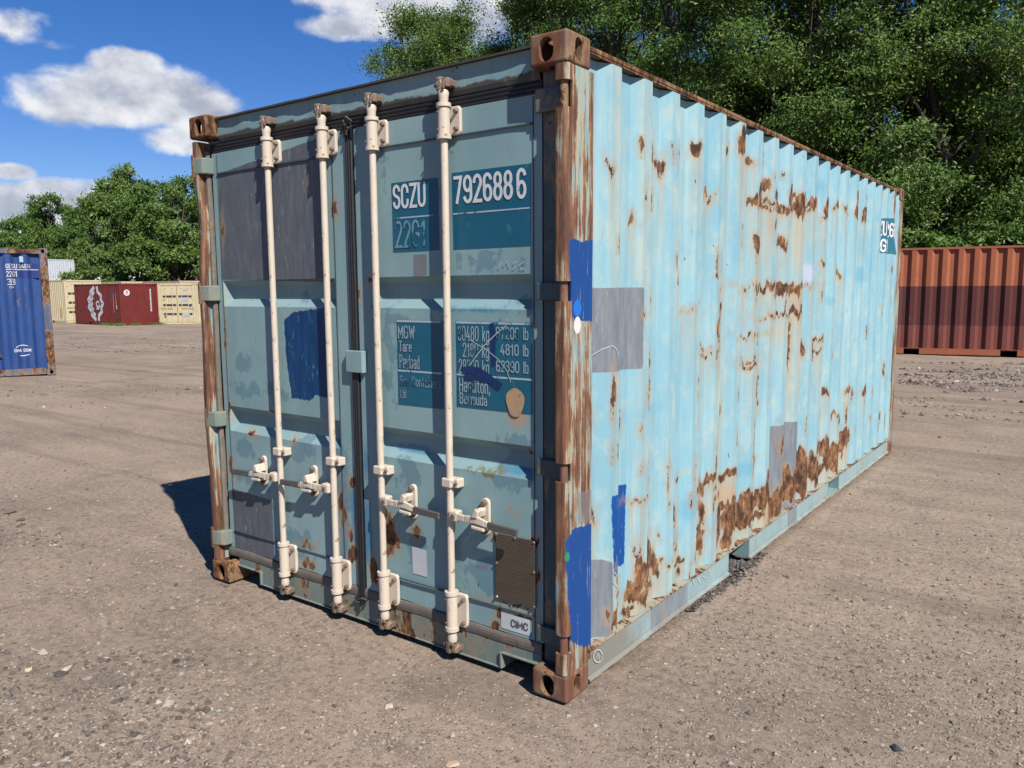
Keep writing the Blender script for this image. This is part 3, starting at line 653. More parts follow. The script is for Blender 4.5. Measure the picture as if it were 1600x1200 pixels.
def strip(pts, wdt, mat, name, parent, y=.0735, plane='y', thick=.0012, px=True, conform=None):
    """ribbon along photo-pixel points lying on a real plane"""
    P = [(ony(a, b, y) if plane == 'y' else onx(a, b, y)) for a, b in pts] if px else [np.array(p) for p in pts]
    n = np.array([0, -1., 0]) if plane == 'y' else np.array([1., 0, 0]); L = []; R = []
    for i, p in enumerate(P):
        t = P[min(i+1, len(P)-1)]-P[max(i-1, 0)]; t = t/np.linalg.norm(t); s_ = np.cross(t, n)*wdt/2
        q = p+n*thick
        if conform: q = conform(q)
        L.append(q+s_); R.append(q-s_)
    mb = MB(); k = len(P); mb.add(L+R, [(i, i+1, k+i+1, k+i) for i in range(k-1)]); return mb.build(name, mat, parent)
for D, x0, x1 in ((DR, -1.13, -.205), (DL, -2.302, -1.38)):
    MB().box(x0, x1, .0655, .073, 2.286, 2.292).build('weld_seam', M['weld'], D); MB().box(x0, x1, .0655, .073, .291, .296).build('weld_seam', M['weld'], D)
MB().box(-1.372, -1.369, .0715, .0742, .19, 2.39).build('weld_seam', M['weld'], DL)
MB().box(-2.3035, -2.301, .0715, .0742, .19, 2.39).build('weld_seam', M['weld'], DL)
MB().box(-.204, -.201, .0715, .0742, .19, 2.39).build('weld_seam', M['weld'], DR)
# door overlap keeper plate in the middle
mb = MB(); mb.prism([(-1.292, .050), (-1.285, .046), (-1.180, .046), (-1.172, .050), (-1.172, .074), (-1.182, .060), (-1.28, .060), (-1.292, .074)], 'z', 1.262, 1.368)
mb.build('door_keeper', M['header'], ROOT, bevel=.004)

# ---- locking bars: one built, three copied
def locking_bar(x, sgn):
    r = MB(); r.tube([(0, 0, .098), (0, 0, 2.455)], .0158, 18); bar = r.build('locking_bar', M['bar'], ROOT, smooth=True); bar.location = (x, .035, 0)
    for z0, z1, nm in ((2.285, 2.408, 0), (.152, .312, 0)):
        b = MB(); b.tube([(0, 0, z0), (0, 0, z1)], .0255, 18); b.tube([(0, 0, z0-.012), (0, 0, z0+.006)], .0315, 18); b.tube([(0, 0, z1-.006), (0, 0, z1+.010)], .0315, 18)
        k = b.build('bearing_bracket', M['bar'], bar, smooth=True)
        f = MB(); f.prism([(.012, z0+.003), (.060, z0+.003), (.070, z0+.016), (.070, z1-.016), (.060, z1-.003), (.012, z1-.003)], 'y', .020, .038); f.build('flange', M['bar'], k, bevel=.005)
        for zz in (z0+.026, z1-.026):
            q = MB(); q.tube([(.052, .022, zz), (.052, .004, zz)], [.0105, .0085], 6); q.build('bolt', M['bolt'], k)
            q = MB(); q.tube([(-.014, -.020, zz), (-.0165, -.0285, zz)], .004, 8); q.build('rivet', M['bolt'], k)
    b = MB(); b.prism([(-.030, -.024), (.022, -.024), (.026, -.008), (.050, -.006), (.052, .038), (-.030, .038)], 'z', .795, .836); k = b.build('guide_clamp', M['bar'], bar, bevel=.006, seg=3)
    q = MB(); q.tube([(.040, .0, .8155), (.040, -.016, .8155)], [.0095, .0075], 6); q.build('bolt', M['bolt'], k)
    # cams top and bottom
    for z, up in ((2.470, 1), (.088, -1)):
        b = MB(); b.tube([(0, 0, z-.055*up), (0, 0, z-.028*up), (0, 0, z-.012*up), (0, 0, z)], [.019, .021, .0235, .020], 14); n_ = b.build('cam_neck', M['bar'], bar, smooth=True)
        b = MB()
        b.prism([(-.030, -.012), (-.022, -.020), (-.004, -.022), (.004, -.016), (.004, .020), (-.026, .024)], 'z', min(z, z+.052*up), max(z, z+.052*up))
        b.prism([(.008, -.018), (.026, -.014), (.036, .0), (.034, .024), (.006, .026)], 'z', min(z+.010*up, z+.046*up), max(z+.010*up, z+.046*up))
        b.prism([(-.036, .004), (.040, .004), (.040, .034), (-.036, .034)], 'z', min(z+.014*up, z+.040*up), max(z+.014*up, z+.040*up))
        b.tube([(-.036, .0, z+.022*up), (-.048, -.002, z+.022*up)], [.010, .007], 8); b.tube([(.018, -.018, z+.004*up), (.018, -.028, z+.004*up)], .008, 8)
        b.build('cam', M['cam'], bar, bevel=.006, seg=2)
    s = sgn
    hub = MB(); hub.box(min(s*.012, s*.062), max(s*.012, s*.062), -.030, .012, .652, .700); hk = hub.build('handle_hub', M['bar'], bar, bevel=.008, seg=3)
    q = MB(); q.tube([(s*.040, -.028, .675), (s*.040, -.036, .675)], .011, 10); q.build('rivet', M['bolt'], hk)
    hd = MB()   # flat forged lever, narrow in the middle
    def lev(pts):
        for (x0, z0, h0, y0), (x1, z1, h1, y1) in zip(pts, pts[1:]):
            a = [(s*x0, y0, z0-h0), (s*x0, y0, z0+h0), (s*x1, y1, z1+h1), (s*x1, y1, z1-h1)]
            hd.add(a+[(p[0], p[1]-.012, p[2]) for p in a], [(0, 1, 2, 3), (7, 6, 5, 4), (0, 4, 5, 1), (1, 5, 6, 2), (2, 6, 7, 3), (3, 7, 4, 0)])
    lev([(.055, .675, .016, -.016), (.10, .675, .015, -.018), (.13, .676, .017, -.020), (.17, .683, .018, -.024), (.215, .672, .015, -.020), (.235, .668, .012, -.018)])
    hdo = hd.build('handle', M['bar'], bar, bevel=.004, seg=2)
    gp = MB(); gp.prism([(s*.232, .651), (s*.232, .684), (s*.385, .677), (s*.385, .648)], 'y', -.034, -.020); gp.build('grip', M['grip'], hdo, bevel=.004)
    kp = MB(); cxk = s*.178
    kp.prism([(cxk+.022*math.cos(a), .745+.022*math.sin(a)) for a in np.linspace(0, math.pi, 8)]+[(cxk-.022, .640)]+[(cxk+.022*math.cos(a), .625+.022*math.sin(a)) for a in np.linspace(math.pi, 2*math.pi, 8)][1:], 'y', .020, .036)
    kp.prism([(cxk-.03*s, .690), (cxk-.012*s, .730), (cxk+.008*s, .722), (cxk+.002*s, .690)], 'y', -.040, .022)
    kp.prism([(cxk-.034*s, .655), (cxk+.034*s, .650), (cxk+.034*s, .636), (cxk-.034*s, .640)], 'y', -.036, .022)
    ko = kp.build('handle_keeper', M['bar'], bar, bevel=.004, seg=2)
    for zz in (.748, .622):
        q = MB(); q.tube([(cxk, .02, zz), (cxk, .002, zz)], [.013, .010], 8); q.build('bolt', M['bolt'], ko)
    return bar
def copy_tree(o, parent=None):
    c = o.copy(); COL.objects.link(c); c.parent = parent
    for ch in o.children: copy_tree(ch, c)
    return c
BR = locking_bar(-.628, 1); b2 = copy_tree(BR, ROOT); b2.location.x = -1.055
BL = locking_bar(-1.810, -1); b3 = copy_tree(BL, ROOT); b3.location.x = -1.392

# ---- lettering: a condensed stroke alphabet drawn as thin ribbons
def el(cx, cy, rx, ry, a0, a1, n=9): return [(cx+rx*math.cos(math.radians(a0+(a1-a0)*i/n)), cy+ry*math.sin(math.radians(a0+(a1-a0)*i/n))) for i in range(n+1)]
def ring(cx, cy, rx, ry): return el(cx, cy, rx, ry, 90, 450, 18)
o_ = el(.2, .5, .2, .2, 0, 180)+el(.2, .2, .2, .2, 180, 360)+[(.4, .5)]
G_ = {'0': (.5, [el(.25, .75, .25, .25, 0, 180)+el(.25, .25, .25, .25, 180, 360)+[(.5, .75)]]), '1': (.3, [[(0, .78), (.22, 1), (.22, 0)]]),
 '2': (.5, [el(.25, .75, .25, .25, 175, -25)+[(.0, .0), (.5, .0)]]), '3': (.5, [el(.24, .76, .24, .24, 165, -90)+[(.16, .52)], el(.25, .26, .25, .26, 88, -165)]),
 '4': (.52, [[(.28, 1), (0, .28), (.52, .28)], [(.38, .52), (.38, 0)]]), '6': (.5, [el(.25, .75, .25, .25, 20, 180)+[(0, .28)], ring(.25, .28, .25, .28)]),
 '7': (.5, [[(0, 1), (.5, 1), (.17, 0)]]), '8': (.5, [ring(.25, .76, .22, .24), ring(.25, .27, .25, .27)]), '9': (.5, [el(.25, .25, .25, .25, 200, 360)+[(.5, .72)], ring(.25, .72, .25, .28)]),
 'S': (.5, [el(.25, .76, .25, .24, 10, 225)+el(.25, .26, .25, .26, 45, -170)]), 'C': (.5, [[(.5, .7)]+el(.25, .75, .25, .25, 0, 180)+el(.25, .25, .25, .25, 180, 360)+[(.5, .3)]]),
 'Z': (.5, [[(0, 1), (.5, 1), (0, 0), (.5, 0)]]), 'U': (.5, [[(0, 1)]+el(.25, .25, .25, .25, 180, 360)+[(.5, 1)]]), 'G': (.5, [el(.25, .75, .25, .25, 5, 180)+el(.25, .25, .25, .25, 180, 360)+[(.5, .48), (.28, .48)]]),
 'M': (.6, [[(0, 0), (0, 1), (.3, .3), (.6, 1), (.6, 0)]]), 'W': (.7, [[(0, 1), (.17, 0), (.35, .85), (.53, 0), (.7, 1)]]), 'T': (.46, [[(0, 1), (.46, 1)], [(.23, 1), (.23, 0)]]),
 'P': (.48, [[(0, 0), (0, 1)]+el(.24, .74, .24, .26, 90, -90)+[(0, .48)]]), 'H': (.5, [[(0, 1), (0, 0)], [(.5, 1), (.5, 0)], [(0, .5), (.5, .5)]]), 'N': (.5, [[(0, 0), (0, 1), (.5, 0), (.5, 1)]]), 'L': (.42, [[(0, 1), (0, 0), (.42, 0)]]), 'I': (.0, [[(0, 1), (0, 0)]]),
 'B': (.5, [[(0, 0), (0, 1)]+el(.24, .76, .23, .24, 90, -90)+[(0, .52)], [(0, .52)]+el(.25, .26, .25, .26, 90, -90)+[(0, 0)]]), 'E': (.4, [[(.4, 1), (0, 1), (0, 0), (.4, 0)], [(0, .5), (.34, .5)]]), 'A': (.5, [[(0, 0), (.25, 1), (.5, 0)], [(.1, .33), (.4, .33)]]), 'X': (.5, [[(0, 0), (.5, 1)], [(0, 1), (.5, 0)]]),
 'a': (.4, [el(.2, .5, .2, .2, 165, 0)+[(.4, 0)], ring(.2, .2, .2, .2)]), 'r': (.28, [[(0, 0), (0, .7)], el(.24, .44, .24, .26, 180, 70)]), 'e': (.4, [[(0, .38), (.4, .38)]+el(.2, .5, .2, .2, 0, 180)+el(.2, .2, .2, .2, 180, 335)]),
 'y': (.4, [[(0, .7), (.2, .03)], [(.4, .7), (.12, -.25)]]), 'l': (.0, [[(0, 1), (0, 0)]]), 'o': (.4, [o_]), 'd': (.4, [o_, [(.4, 1), (.4, 0)]]), 'b': (.4, [o_, [(0, 1), (0, 0)]]), 'g': (.4, [o_, [(.4, .7)]+el(.2, -.06, .2, .18, 0, -150)]),
 'k': (.38, [[(0, 1), (0, 0)], [(.36, .7), (.02, .28)], [(.13, .42), (.38, 0)]]), 'm': (.66, [[(0, 0), (0, .7)], el(.165, .52, .165, .18, 180, 0)+[(.33, 0)], el(.495, .52, .165, .18, 180, 0)+[(.66, 0)]]), 'n': (.38, [[(0, 0), (0, .7)], el(.19, .5, .19, .2, 180, 0)+[(.38, 0)]]),
 'u': (.38, [[(0, .7)]+el(.19, .2, .19, .2, 180, 360), [(.38, .7), (.38, 0)]]), 'i': (.0, [[(0, 0), (0, .7)], [(0, .86), (0, 1)]]), 't': (.28, [[(.12, .95), (.12, .12), (.28, 0)], [(0, .7), (.28, .7)]]), 's': (.36, [el(.18, .53, .18, .17, 15, 225)+el(.18, .18, .18, .18, 45, -165)]),
 ',': (.05, [[(.05, .1), (0, -.16)]]), '.': (.06, [[(0, .03), (.07, .03)]]), ' ': (.28, [])}
def text_strokes(body, x0, x1, z0, z1, desc=False):
    """each stroke as a list of points fitted in the box; the baseline is z0, the cap line z1"""
    adv = .25; x = 0; out = []
    for c in body:
        wd, st = G_[c]; out += [[(x+a, b) for a, b in s_] for s_ in st]; x += wd+adv
    tot = x-adv; k = (x1-x0)/tot
    return [[(x0+a*k, z0+b*(z1-z0)) for a, b in s_] for s_ in out], k
def ribbon2d(pts, wd):
    """mitred ribbon, returns left and right 2-D points"""
    P = [pts[0]]
    for p in pts[1:]:
        if math.hypot(p[0]-P[-1][0], p[1]-P[-1][1]) > wd*.12: P.append(p)
    P = np.array(P, float); n = len(P); closed = n > 3 and np.hypot(*(P[0]-P[-1])) < wd*.2
    L = []; R = []
    for i in range(n):
        a = P[i]-P[i-1] if i else (P[-1]-P[-2] if closed else P[1]-P[0]); b = P[i+1]-P[i] if i < n-1 else (P[1]-P[0] if closed else a)
        if not i and not closed: a = b
        a = a/np.linalg.norm(a); b = b/np.linalg.norm(b); na = np.array([-a[1], a[0]]); nb = np.array([-b[1], b[0]]); m_ = na+nb; m_ = m_/max(np.linalg.norm(m_), 1e-6); s_ = min(1/max(m_@na, .35), 1.9)*wd/2
        e = np.zeros(2)
        if not closed: e = -a*wd*.42 if i == 0 else (b*wd*.42 if i == n-1 else e)
        L.append(P[i]+e+m_*s_); R.append(P[i]+e-m_*s_)
    return L, R
def lettering(body, x0, x1, z0, z1, mat, parent, y=.0722, bold=.14, name='lettering', fn=None):
    """fn(u, v, k) -> 3-D point on the surface"""
    st, k = text_strokes(body, x0, x1, z0, z1); mb = MB(); wd = bold*min(k, (z1-z0))*1.0
    x0_ = wd/2
    for j, s_ in enumerate(st):
        P = []
        for a, b in zip(s_, s_[1:]):   # subdivide long runs so the lettering can follow the sheet
            m_ = max(1, int(math.hypot(b[0]-a[0], b[1]-a[1])/.012)); P += [(a[0]+(b[0]-a[0])*q/m_, a[1]+(b[1]-a[1])*q/m_) for q in range(m_)]
        P.append(s_[-1]); L, R = ribbon2d(P, wd); n = len(L)
        f = fn or (lambda u, v: (u, y, v))
        off = -.00012*j if fn is None else 0
        V = [f(*q) for q in L]+[f(*q) for q in R]
        mb.add([(p[0], p[1]+off, p[2]) for p in V], [(i, i+1, n+i+1, n+i) for i in range(n-1)])
    return mb.build(name, mat, parent)
def dent_at(x, z): return (vnoise(np.array([x+5.]), np.array([z+3.]), 1.5, 31, 3)[0]-.5)*.012
def panelbox(x0, x1, z0, z1, mat, name, y=.074, th=.0012, parent=None):   # a thin sheet stuck on the door, following its dents
    xs = np.linspace(x0, x1, max(2, int((x1-x0)/.02))); zz = np.linspace(z0, z1, max(2, int((z1-z0)/.02))); X, Z = np.meshgrid(xs, zz)
    Y = door_y(X, Z)-th
    return grid_mesh(name, X, Y, Z, mat, parent or DR, smooth=True)
def door_y(X, Z, rx0=-1.14, rx1=-.205):
    pan = sstep(rx0, rx0+.1, X)*sstep(rx1, rx1-.1, X)
    return .075+(vnoise(X+5, Z+3, 1.5, 31, 3)-.5)*.012*pan+(vnoise(X+5, Z+3, 6, 33, 2)-.5)*.0018
def stick(o, off):   # drape the lettering over the dented door
    me = o.data; n = len(me.vertices); co = np.zeros(n*3); me.vertices.foreach_get('co', co); co = co.reshape(-1, 3)
    co[:, 1] = door_y(co[:, 0], co[:, 2])-off; me.vertices.foreach_set('co', co.astype(np.float32).ravel()); me.update(); return o
T = M['teal']
panelbox(-.980, -.700, 1.822, 2.128, T, 'marking_panel'); panelbox(-.622, -.218, 1.822, 2.140, T, 'marking_panel')
panelbox(-.968, -.690, 1.128, 1.518, T, 'marking_panel'); panelbox(-.615, -.212, 1.146, 1.518, T, 'marking_panel')
for (a, b, z0, z1) in ((-.978, -.722, 1.969, 1.975), (-.620, -.220, 1.967, 1.973), (-.968, -.700, 1.508, 1.517), (-.613, -.213, 1.508, 1.517), (-.968, -.700, 1.282, 1.290), (-.613, -.213, 1.284, 1.292)):
    panelbox(a, b, z0, z1, M['wornline'], 'marking_line', th=.0022)
LW = [('SCZU', -.970, -.772, 2.014, 2.116, 'white', .012), ('792688', -.612, -.302, 2.012, 2.122, 'white', .012), ('6', -.283, -.236, 2.010, 2.124, 'white', .02), ('22G1', -.964, -.774, 1.842, 1.958, 'fadedwhite', .006),
      ('MGW', -.962, -.852, 1.432, 1.494, 'wornwhite', 0), ('Tare', -.958, -.872, 1.372, 1.424, 'wornwhite', 0), ('Payload', -.957, -.826, 1.296, 1.362, 'wornwhite', 0),
      ('30480 kg', -.606, -.428, 1.432, 1.500, 'wornwhite', 0), ('2180 kg', -.580, -.428, 1.364, 1.428, 'wornwhite', 0), ('28300 kg', -.604, -.428, 1.294, 1.358, 'wornwhite', 0),
      ('67200 lb', -.400, -.226, 1.446, 1.500, 'wornwhite', 0), ('4810 lb', -.376, -.226, 1.380, 1.430, 'wornwhite', 0), ('62390 lb', -.398, -.226, 1.310, 1.362, 'wornwhite', 0),
      ('Sea Containers', -.957, -.700, 1.216, 1.266, 'fadedwhite', 0), ('Ltd.', -.955, -.905, 1.158, 1.202, 'wornwhite', 0), ('Hamilton,', -.602, -.424, 1.212, 1.276, 'wornwhite', 0), ('Bermuda', -.600, -.440, 1.160, 1.212, 'wornwhite', 0)]
for (t, a, b, c, d, mt, bo) in LW: lettering(t, a+.006, b-.006, c+.004, d-.004, M[mt], DR, bold=.20 if mt == 'white' else .17, fn=lambda u, v: (u, float(door_y(u, v))-.0036, v))
def drape_strip(pts, wdt, mat, name):
    o = strip(pts, wdt, mat, name, DR); return stick(o, .0046)
drape_strip([(767, 505), (771, 520), (771, 545), (772, 571)], .020, M['navy'], 'paint_mark'); 
drape_strip([(722, 579), (735, 577), (750, 580), (762, 588), (783, 605)], .030, M['navy'], 'paint_mark'); drape_strip([(726, 588), (745, 590), (765, 594), (780, 606)], .022, M['navy'], 'paint_mark')
drape_strip([(793, 497), (790, 510), (775, 522), (757, 540), (742, 560), (733, 573)], .004, M['chalk'], 'scratch_mark'); drape_strip([(735, 531), (760, 546), (780, 562), (792, 578), (799, 597)], .003, M['chalk'], 'scratch_mark')
for pp in ([(779, 420), (784, 408), (787, 415), (793, 407), (796, 418)], [(808, 408), (802, 411), (806, 416), (801, 421)], [(820, 408), (812, 414), (814, 420), (822, 419)]): drape_strip(pp, .004, M['chalk'], 'chalk_mark')
ec = [(-.296+.046*math.cos(a)*(1+.12*math.sin(3*a)), 1.190+.060*math.sin(a)) for a in np.linspace(0, 2*math.pi, 26)[:-1]]
mb = MB(); mb.add([(u, float(door_y(u, v))-.0050, v) for u, v in [(-.296, 1.190)]+ec], [(0, 1+i, 1+(i+1) % 25) for i in range(25)]); mb.build('paint_mark', M['tan'], DR)
lb = panelbox(-.905, -.812, .332, .462, M['sticker'], 'sticker', th=.002); 
cs = panelbox(-.379, -.228, .203, .274, M['sticker'], 'sticker', th=.002)
lettering('CIMC', -.322, -.240, .224, .254, M['black'], DR, bold=.15, fn=lambda u, v: (u, float(door_y(u, v))-.0042, v))
pl = MB().box(-.400, -.194, .062, .069, .336, .622).build('data_plate', M['plate'], DR, bevel=.002)
for (a, b) in ((-.394, .617), (-.297, .617), (-.200, .617), (-.200, .49), (-.200, .341), (-.394, .341), (-.394, .49)):
    MB().tube([(a, .062, b), (a, .057, b)], [.006, .004], 8).build('rivet', M['cam'], pl)

# ---- long side wall: corrugated sheet with its wear, rust and repair paint
def crest_phase(Y): return (Y-.340) % .278      # 0..0.072 crest, slope 0.068, trough 0.070, slope 0.068
def prof_x(Y):
    t = crest_phase(np.asarray(Y, float)); return -.004-.036*np.where(t < .072, 0, np.where(t < .140, (t-.072)/.068, np.where(t < .210, 1, (.278-t)/.068)))
br = []; y = .340-.278
while y < 6.1:
    for q in (0, .0235, .048, .072, .0835, .095, .1065, .118, .129, .140, .163, .187, .210, .2215, .233, .2445, .256, .267): br.append(y+q)
    y += .278
br = np.array([b for b in br if .2 < b < 5.885]); ys_ = np.concatenate([[.2], br, [5.888]])
zz = np.arange(.166, 2.545, .0115); YY, ZZ = np.meshgrid(ys_, zz)
XX = prof_x(YY)+(vnoise(YY, ZZ, 1.3, 41, 3)-.5)*.012+(vnoise(YY*3, ZZ, 2.5, 43, 2)-.5)*.004
ell = {'rust': [
 (954,254,3,9),(1038,254,3,13),(1029,245,1.6,17),(1058,249,2,10),(1088,231,6,12),(1159,222,7,22),(1143,226,1.8,9),(1175,250,5,7),(1198,238,1.3,18),(1111,302,5,3),(1111,310,4,3),(994,341,2,8),(1008,306,1.3,12),(1065,391,2.6,24),(1066,440,1.2,14),
 (1180,314,6,8),(1190,306,6,26),(1202,292,4,10),(1193,334,3.5,12),(1204,318,6,4),(1200,328,6,3),(1214,310,5,15),(1212,330,4,5),(1225,328,6,3),(1236,312,6,18),(1230,330,5,6),(1222,322,3,8),(1254,318,6,19),(1246,310,6,4),(1246,326,7,4),(1250,334,5,5),
 (1271,318,4,10),(1266,327,4,3),(1291,322,4,14),(1290,338,4,3),(1308,323,3,6),(1322,326,2.5,5),(1338,330,3.5,12),(1340,304,2.5,10),(1350,338,3.5,12),(1180,386,3.5,16),(1193,360,1.6,12),(1224,374,4,7),(1226,382,2,6),(1210,352,1.3,12),(1286,410,2,5),
 (1222,448,42,6),(1240,452,10,8),(1218,456,8,7),(1190,436,2.4,12),(1180,448,1.6,12),(1214,493,18,3),(1246,486,9,6),(1236,502,1.8,16),(1254,508,2,24),(1129,472,1.6,28),(1120,510,1.4,20),(1313,430,2,4),(1394,420,3,8),(1397,316,1.6,22),
 (955,616,2.6,24),(935,806,2,9),(1019,880,6,34),(1017,800,1.6,60),(1005,900,13,20),(996,886,3,26),(1010,932,15,13),(992,928,9,12),(962,966,9,14),(1028,886,5,16),(1040,880,4.5,3),(1058,802,4,17),(1062,847,2,8),(1066,874,4,6),(1067,892,2,6),(1066,745,3,5),(1000,782,6,2.5),(1042,735,1.3,18),
 (1107,754,9,6),(1100,767,8,7),(1115,768,3,5),(1101,800,2.2,25),(1100,850,4.5,24),(1097,838,7,3),(1083,745,1.4,20),(1139,742,12,7),(1127,826,6,24),(1130,802,6,12),(1145,799,7,19),(1142,820,9,20),(1154,745,1.6,18),(1128,770,3,8),(1136,850,5,10),
 (1166,796,10,28),(1160,817,8,12),(1184,775,14,9),(1199,760,8,21),(1185,805,6,6),(1196,778,13,12),(1176,790,8,18),(1210,790,8,20),(1201,748,5,16),(1219,774,8,20),(1232,761,7,24),(1229,745,4,14),(1240,752,4,18),(1221,696,2.4,12),(1213,782,14,9),
 (1253,737,7,33),(1254,764,5,12),(1271,731,4,22),(1277,737,4,20),(1277,698,1.4,14),(1290,696,5,13),(1293,716,5,20),(1305,714,6,22),(1309,733,4,9),(1320,683,5,15),(1327,679,3.6,19),(1318,692,5,9),(1307,647,4.5,3),(1303,652,1.5,6),(1311,655,1.5,7),(1284,730,5,8),
 (1177,690,2.2,27),(1181,720,5,6),(1177,740,1.6,14),(1118,711,1.4,25),(1257,547,2.6,13),(1291,616,3,7),(1324,613,3,6),(1350,608,2.4,7),(1343,611,2,4),(1121,504,1.3,35),(1131,637,2,12),(1238,535,1.3,30),
 (1280,530,5,2),(1275,538,1.8,7),(1285,538,1.8,7),(1279,546,5,2),(1177,523,9,1.6),(1172,560,7,2),(1172,569,7,2),(1105,544,4,1.8),(1108,555,4,1.8),(1088,480,5,1.4),(1382,660,1.6,12),(1372,670,2,8),(965,930,2,18),(985,955,5,7),(1190,610,1.4,25),(1090,640,1.2,14),(1360,250,1,8)],
 'stain': [(1159,300,4,110),(1160,440,3,90),(1140,780,13,30),(1147,850,14,20),(1250,370,7,70),(1206,540,3,50),(1248,560,6,90),(1244,500,8,16),(1190,810,16,25),(1215,520,10,16),(1237,600,3,80),(962,180,4,90),(962,330,3,100),(1008,940,16,14),(1060,850,5,40),(1290,740,8,16),(1318,715,8,16),(1181,690,3,80),(1005,300,1.5,160),(1200,380,3,50),(1135,560,2,120)],
 'drip': [(1136,775,7,20),(1150,760,3,18),(1159,270,1.8,60),(1195,810,4,20),(1215,820,3,20),(1205,350,2,20),(1240,350,2,30),(1248,470,10,20)],
 'bluish': [(1083,790,18,20),(1165,735,10,12),(1060,840,9,14),(960,620,3,8),(1020,640,14,8),(1345,430,6,12),(1300,470,8,6),(1285,290,5,10),(1150,380,1.5,50),(1155,330,1.2,40)],
 'lilac': [(1262,428,8,16)]}
polys = {'grey': [[(929,450),(1005,449),(1003,576),(929,584)], [(1207,668),(1222,664),(1230,661),(1246,658),(1244,792),(1207,815)], [(929,878),(944,875),(955,879),(956,990),(929,1002)]],
 'navy': [[(953,775),(967,772),(972,762),(987,757),(984,884),(970,888),(957,902)]], 'teal': [[(1378,341),(1401,341),(1401,398),(1375,395)]]}
att = {}
for k in ('rust', 'stain', 'drip', 'bluish', 'lilac', 'grey', 'navy', 'teal'):
    v = np.full(YY.shape, -.3)
    if k == 'rust': Yw = YY+(vnoise(YY*8, ZZ*5, 2.5, 71, 3)-.5)*.05; Zw = ZZ+(vnoise(YY*16, ZZ*1.2, 2.2, 72, 3)-.5)*.13
    else: Yw, Zw = YY, ZZ
    for (x, y, a, b) in ell.get(k, []):
        c = onx(x, y, -.012); ry = .5*abs(onx(x+a, y, -.012)[1]-onx(x-a, y, -.012)[1]); rz = abs(onx(x, y+b, -.012)[2]-c[2])
        sel = (np.abs(YY-c[1]) < ry*6+.3) & (np.abs(ZZ-c[2]) < rz*6+.3)
        v[sel] = np.maximum(v[sel], sdf_ell(Yw[sel], Zw[sel], c[1], c[2], ry, rz))
    if k == 'rust':   # many small chips, mostly on the fold edges
        rq = np.random.default_rng(91)
        v0 = v.copy()
        for i in range(120):
            kk = rq.integers(0, 20); cy = .340+.278*kk+rq.choice([.068, .004, .14, rq.uniform(0, .278)])+rq.normal(0, .006); cz = .18+2.3*rq.uniform(0, 1)**1.35; ra = rq.uniform(.0025, .006); rb = ra*rq.uniform(1.5, 9)
            sel = (np.abs(YY-cy) < .05) & (np.abs(ZZ-cz) < rb*2+.02); v[sel] = np.maximum(v[sel], sdf_ell(YY[sel], ZZ[sel], cy, cz, ra, rb)+.004)
    for p in polys.get(k, []): v = np.maximum(v, sdf_poly(YY, ZZ, side_poly(p, -.01)))
    att[k] = v
rp = v0+(vnoise(YY*14, ZZ*2.5, 2.0, 81, 3)-.5)*.05; run = np.full(YY.shape, -.3); cur = np.full(YY.shape[1], -.3)
for i in range(len(zz)-1, -1, -1):   # rust water runs straight down from each patch
    lenf = .0011+.0022*vnoise(ys_*9, ys_*0, 3.0, 83, 2); cur = np.maximum(np.where(rp[i] > -.004, .05, -.3), cur-lenf*1.15); run[i] = cur
att['run'] = run-.012
t = crest_phase(YY); near_edge = np.minimum(np.abs(t-.072), 1)
colr = vnoise(np.floor((YY-.34)/.278)*3.7+40, YY*0, 1, 77, 1)
att['wear'] = .10*np.exp(-((t-.058)/.022)**2)*(.6+.9*colr)+.05*np.exp(-((t-.272)/.02)**2)-.13+(vnoise(YY, ZZ, 1.2, 51)-.5)*.10
att['scuff'] = .034*np.exp(-((t-.064)/.010)**2)-.080+.02*sstep(1.6, 2.4, ZZ)*0
SIDE = grid_mesh('side_wall', XX, YY, ZZ, M['side'], ROOT, att, smooth=True)
SIDE.data.set_sharp_from_angle(angle=.3)
# left long side, rear end: plain corrugated sheets
def corr_sheet(name, mat, parent, axis_, const, a, b, z0, z1, out, pitch=.278, depth=.036, flat=.26, n0=None):
    pts = [(a, 0)]; u = a+.03
    while u+pitch < b-.01:
        f = pitch*flat; s = pitch*(.5-flat)
        pts += [(u, -depth*0), (u+f, 0), (u+f+s, -depth), (u+2*f+s, -depth), (u+pitch, 0)]; u += pitch
    pts += [(b, 0)]
    P = []
    for q in pts:
        if not P or q[0] > P[-1][0]+1e-5: P.append(q)
    U = np.array([p[0] for p in P]); D = np.array([p[1] for p in P])*out+const
    zz_ = np.array([z0, (z0+z1)/2, z1]); UU, Z2 = np.meshgrid(U, zz_); DD = np.repeat(D[None], 3, 0)
    if axis_ == 'x': return grid_mesh(name, UU, DD, Z2, mat, parent)      # sheet runs along x at y = const
    return grid_mesh(name, DD, UU, Z2, mat, parent)
M['back'] = paint('weathered_light_blue_paint_plain', CY1, CY2, rust=.3, streak=.8, dirt=.2)
corr_sheet('side_wall', M['back'], ROOT, 'y', -W_+.004, .2, 5.888, .166, 2.545, -1)
corr_sheet('end_wall', M['back'], ROOT, 'x', L_-.01, -W_+.15, -.15, .15, 2.5, 1)
# rails
mb = MB(); mb.box(-.055, -.001, .170, L_-.178, 2.5455, 2.564); mb.box(-.012, -.0035, .170, L_-.178, 2.536, 2.5455); mb.build('top_rail', M['rust'], ROOT, bevel=.003)
mb = MB(); mb.box(-W_+.002, -W_+.055, .170, L_-.178, 2.535, 2.564); mb.build('top_rail', M['rust'], ROOT)
mb = MB(); mb.box(-W_+.15, -.15, L_-.06, L_-.004, 2.5, 2.57); mb.box(-W_+.16, -.16, L_-.08, L_-.004, .03, .15); mb.build('end_rail', M['rust'], ROOT)
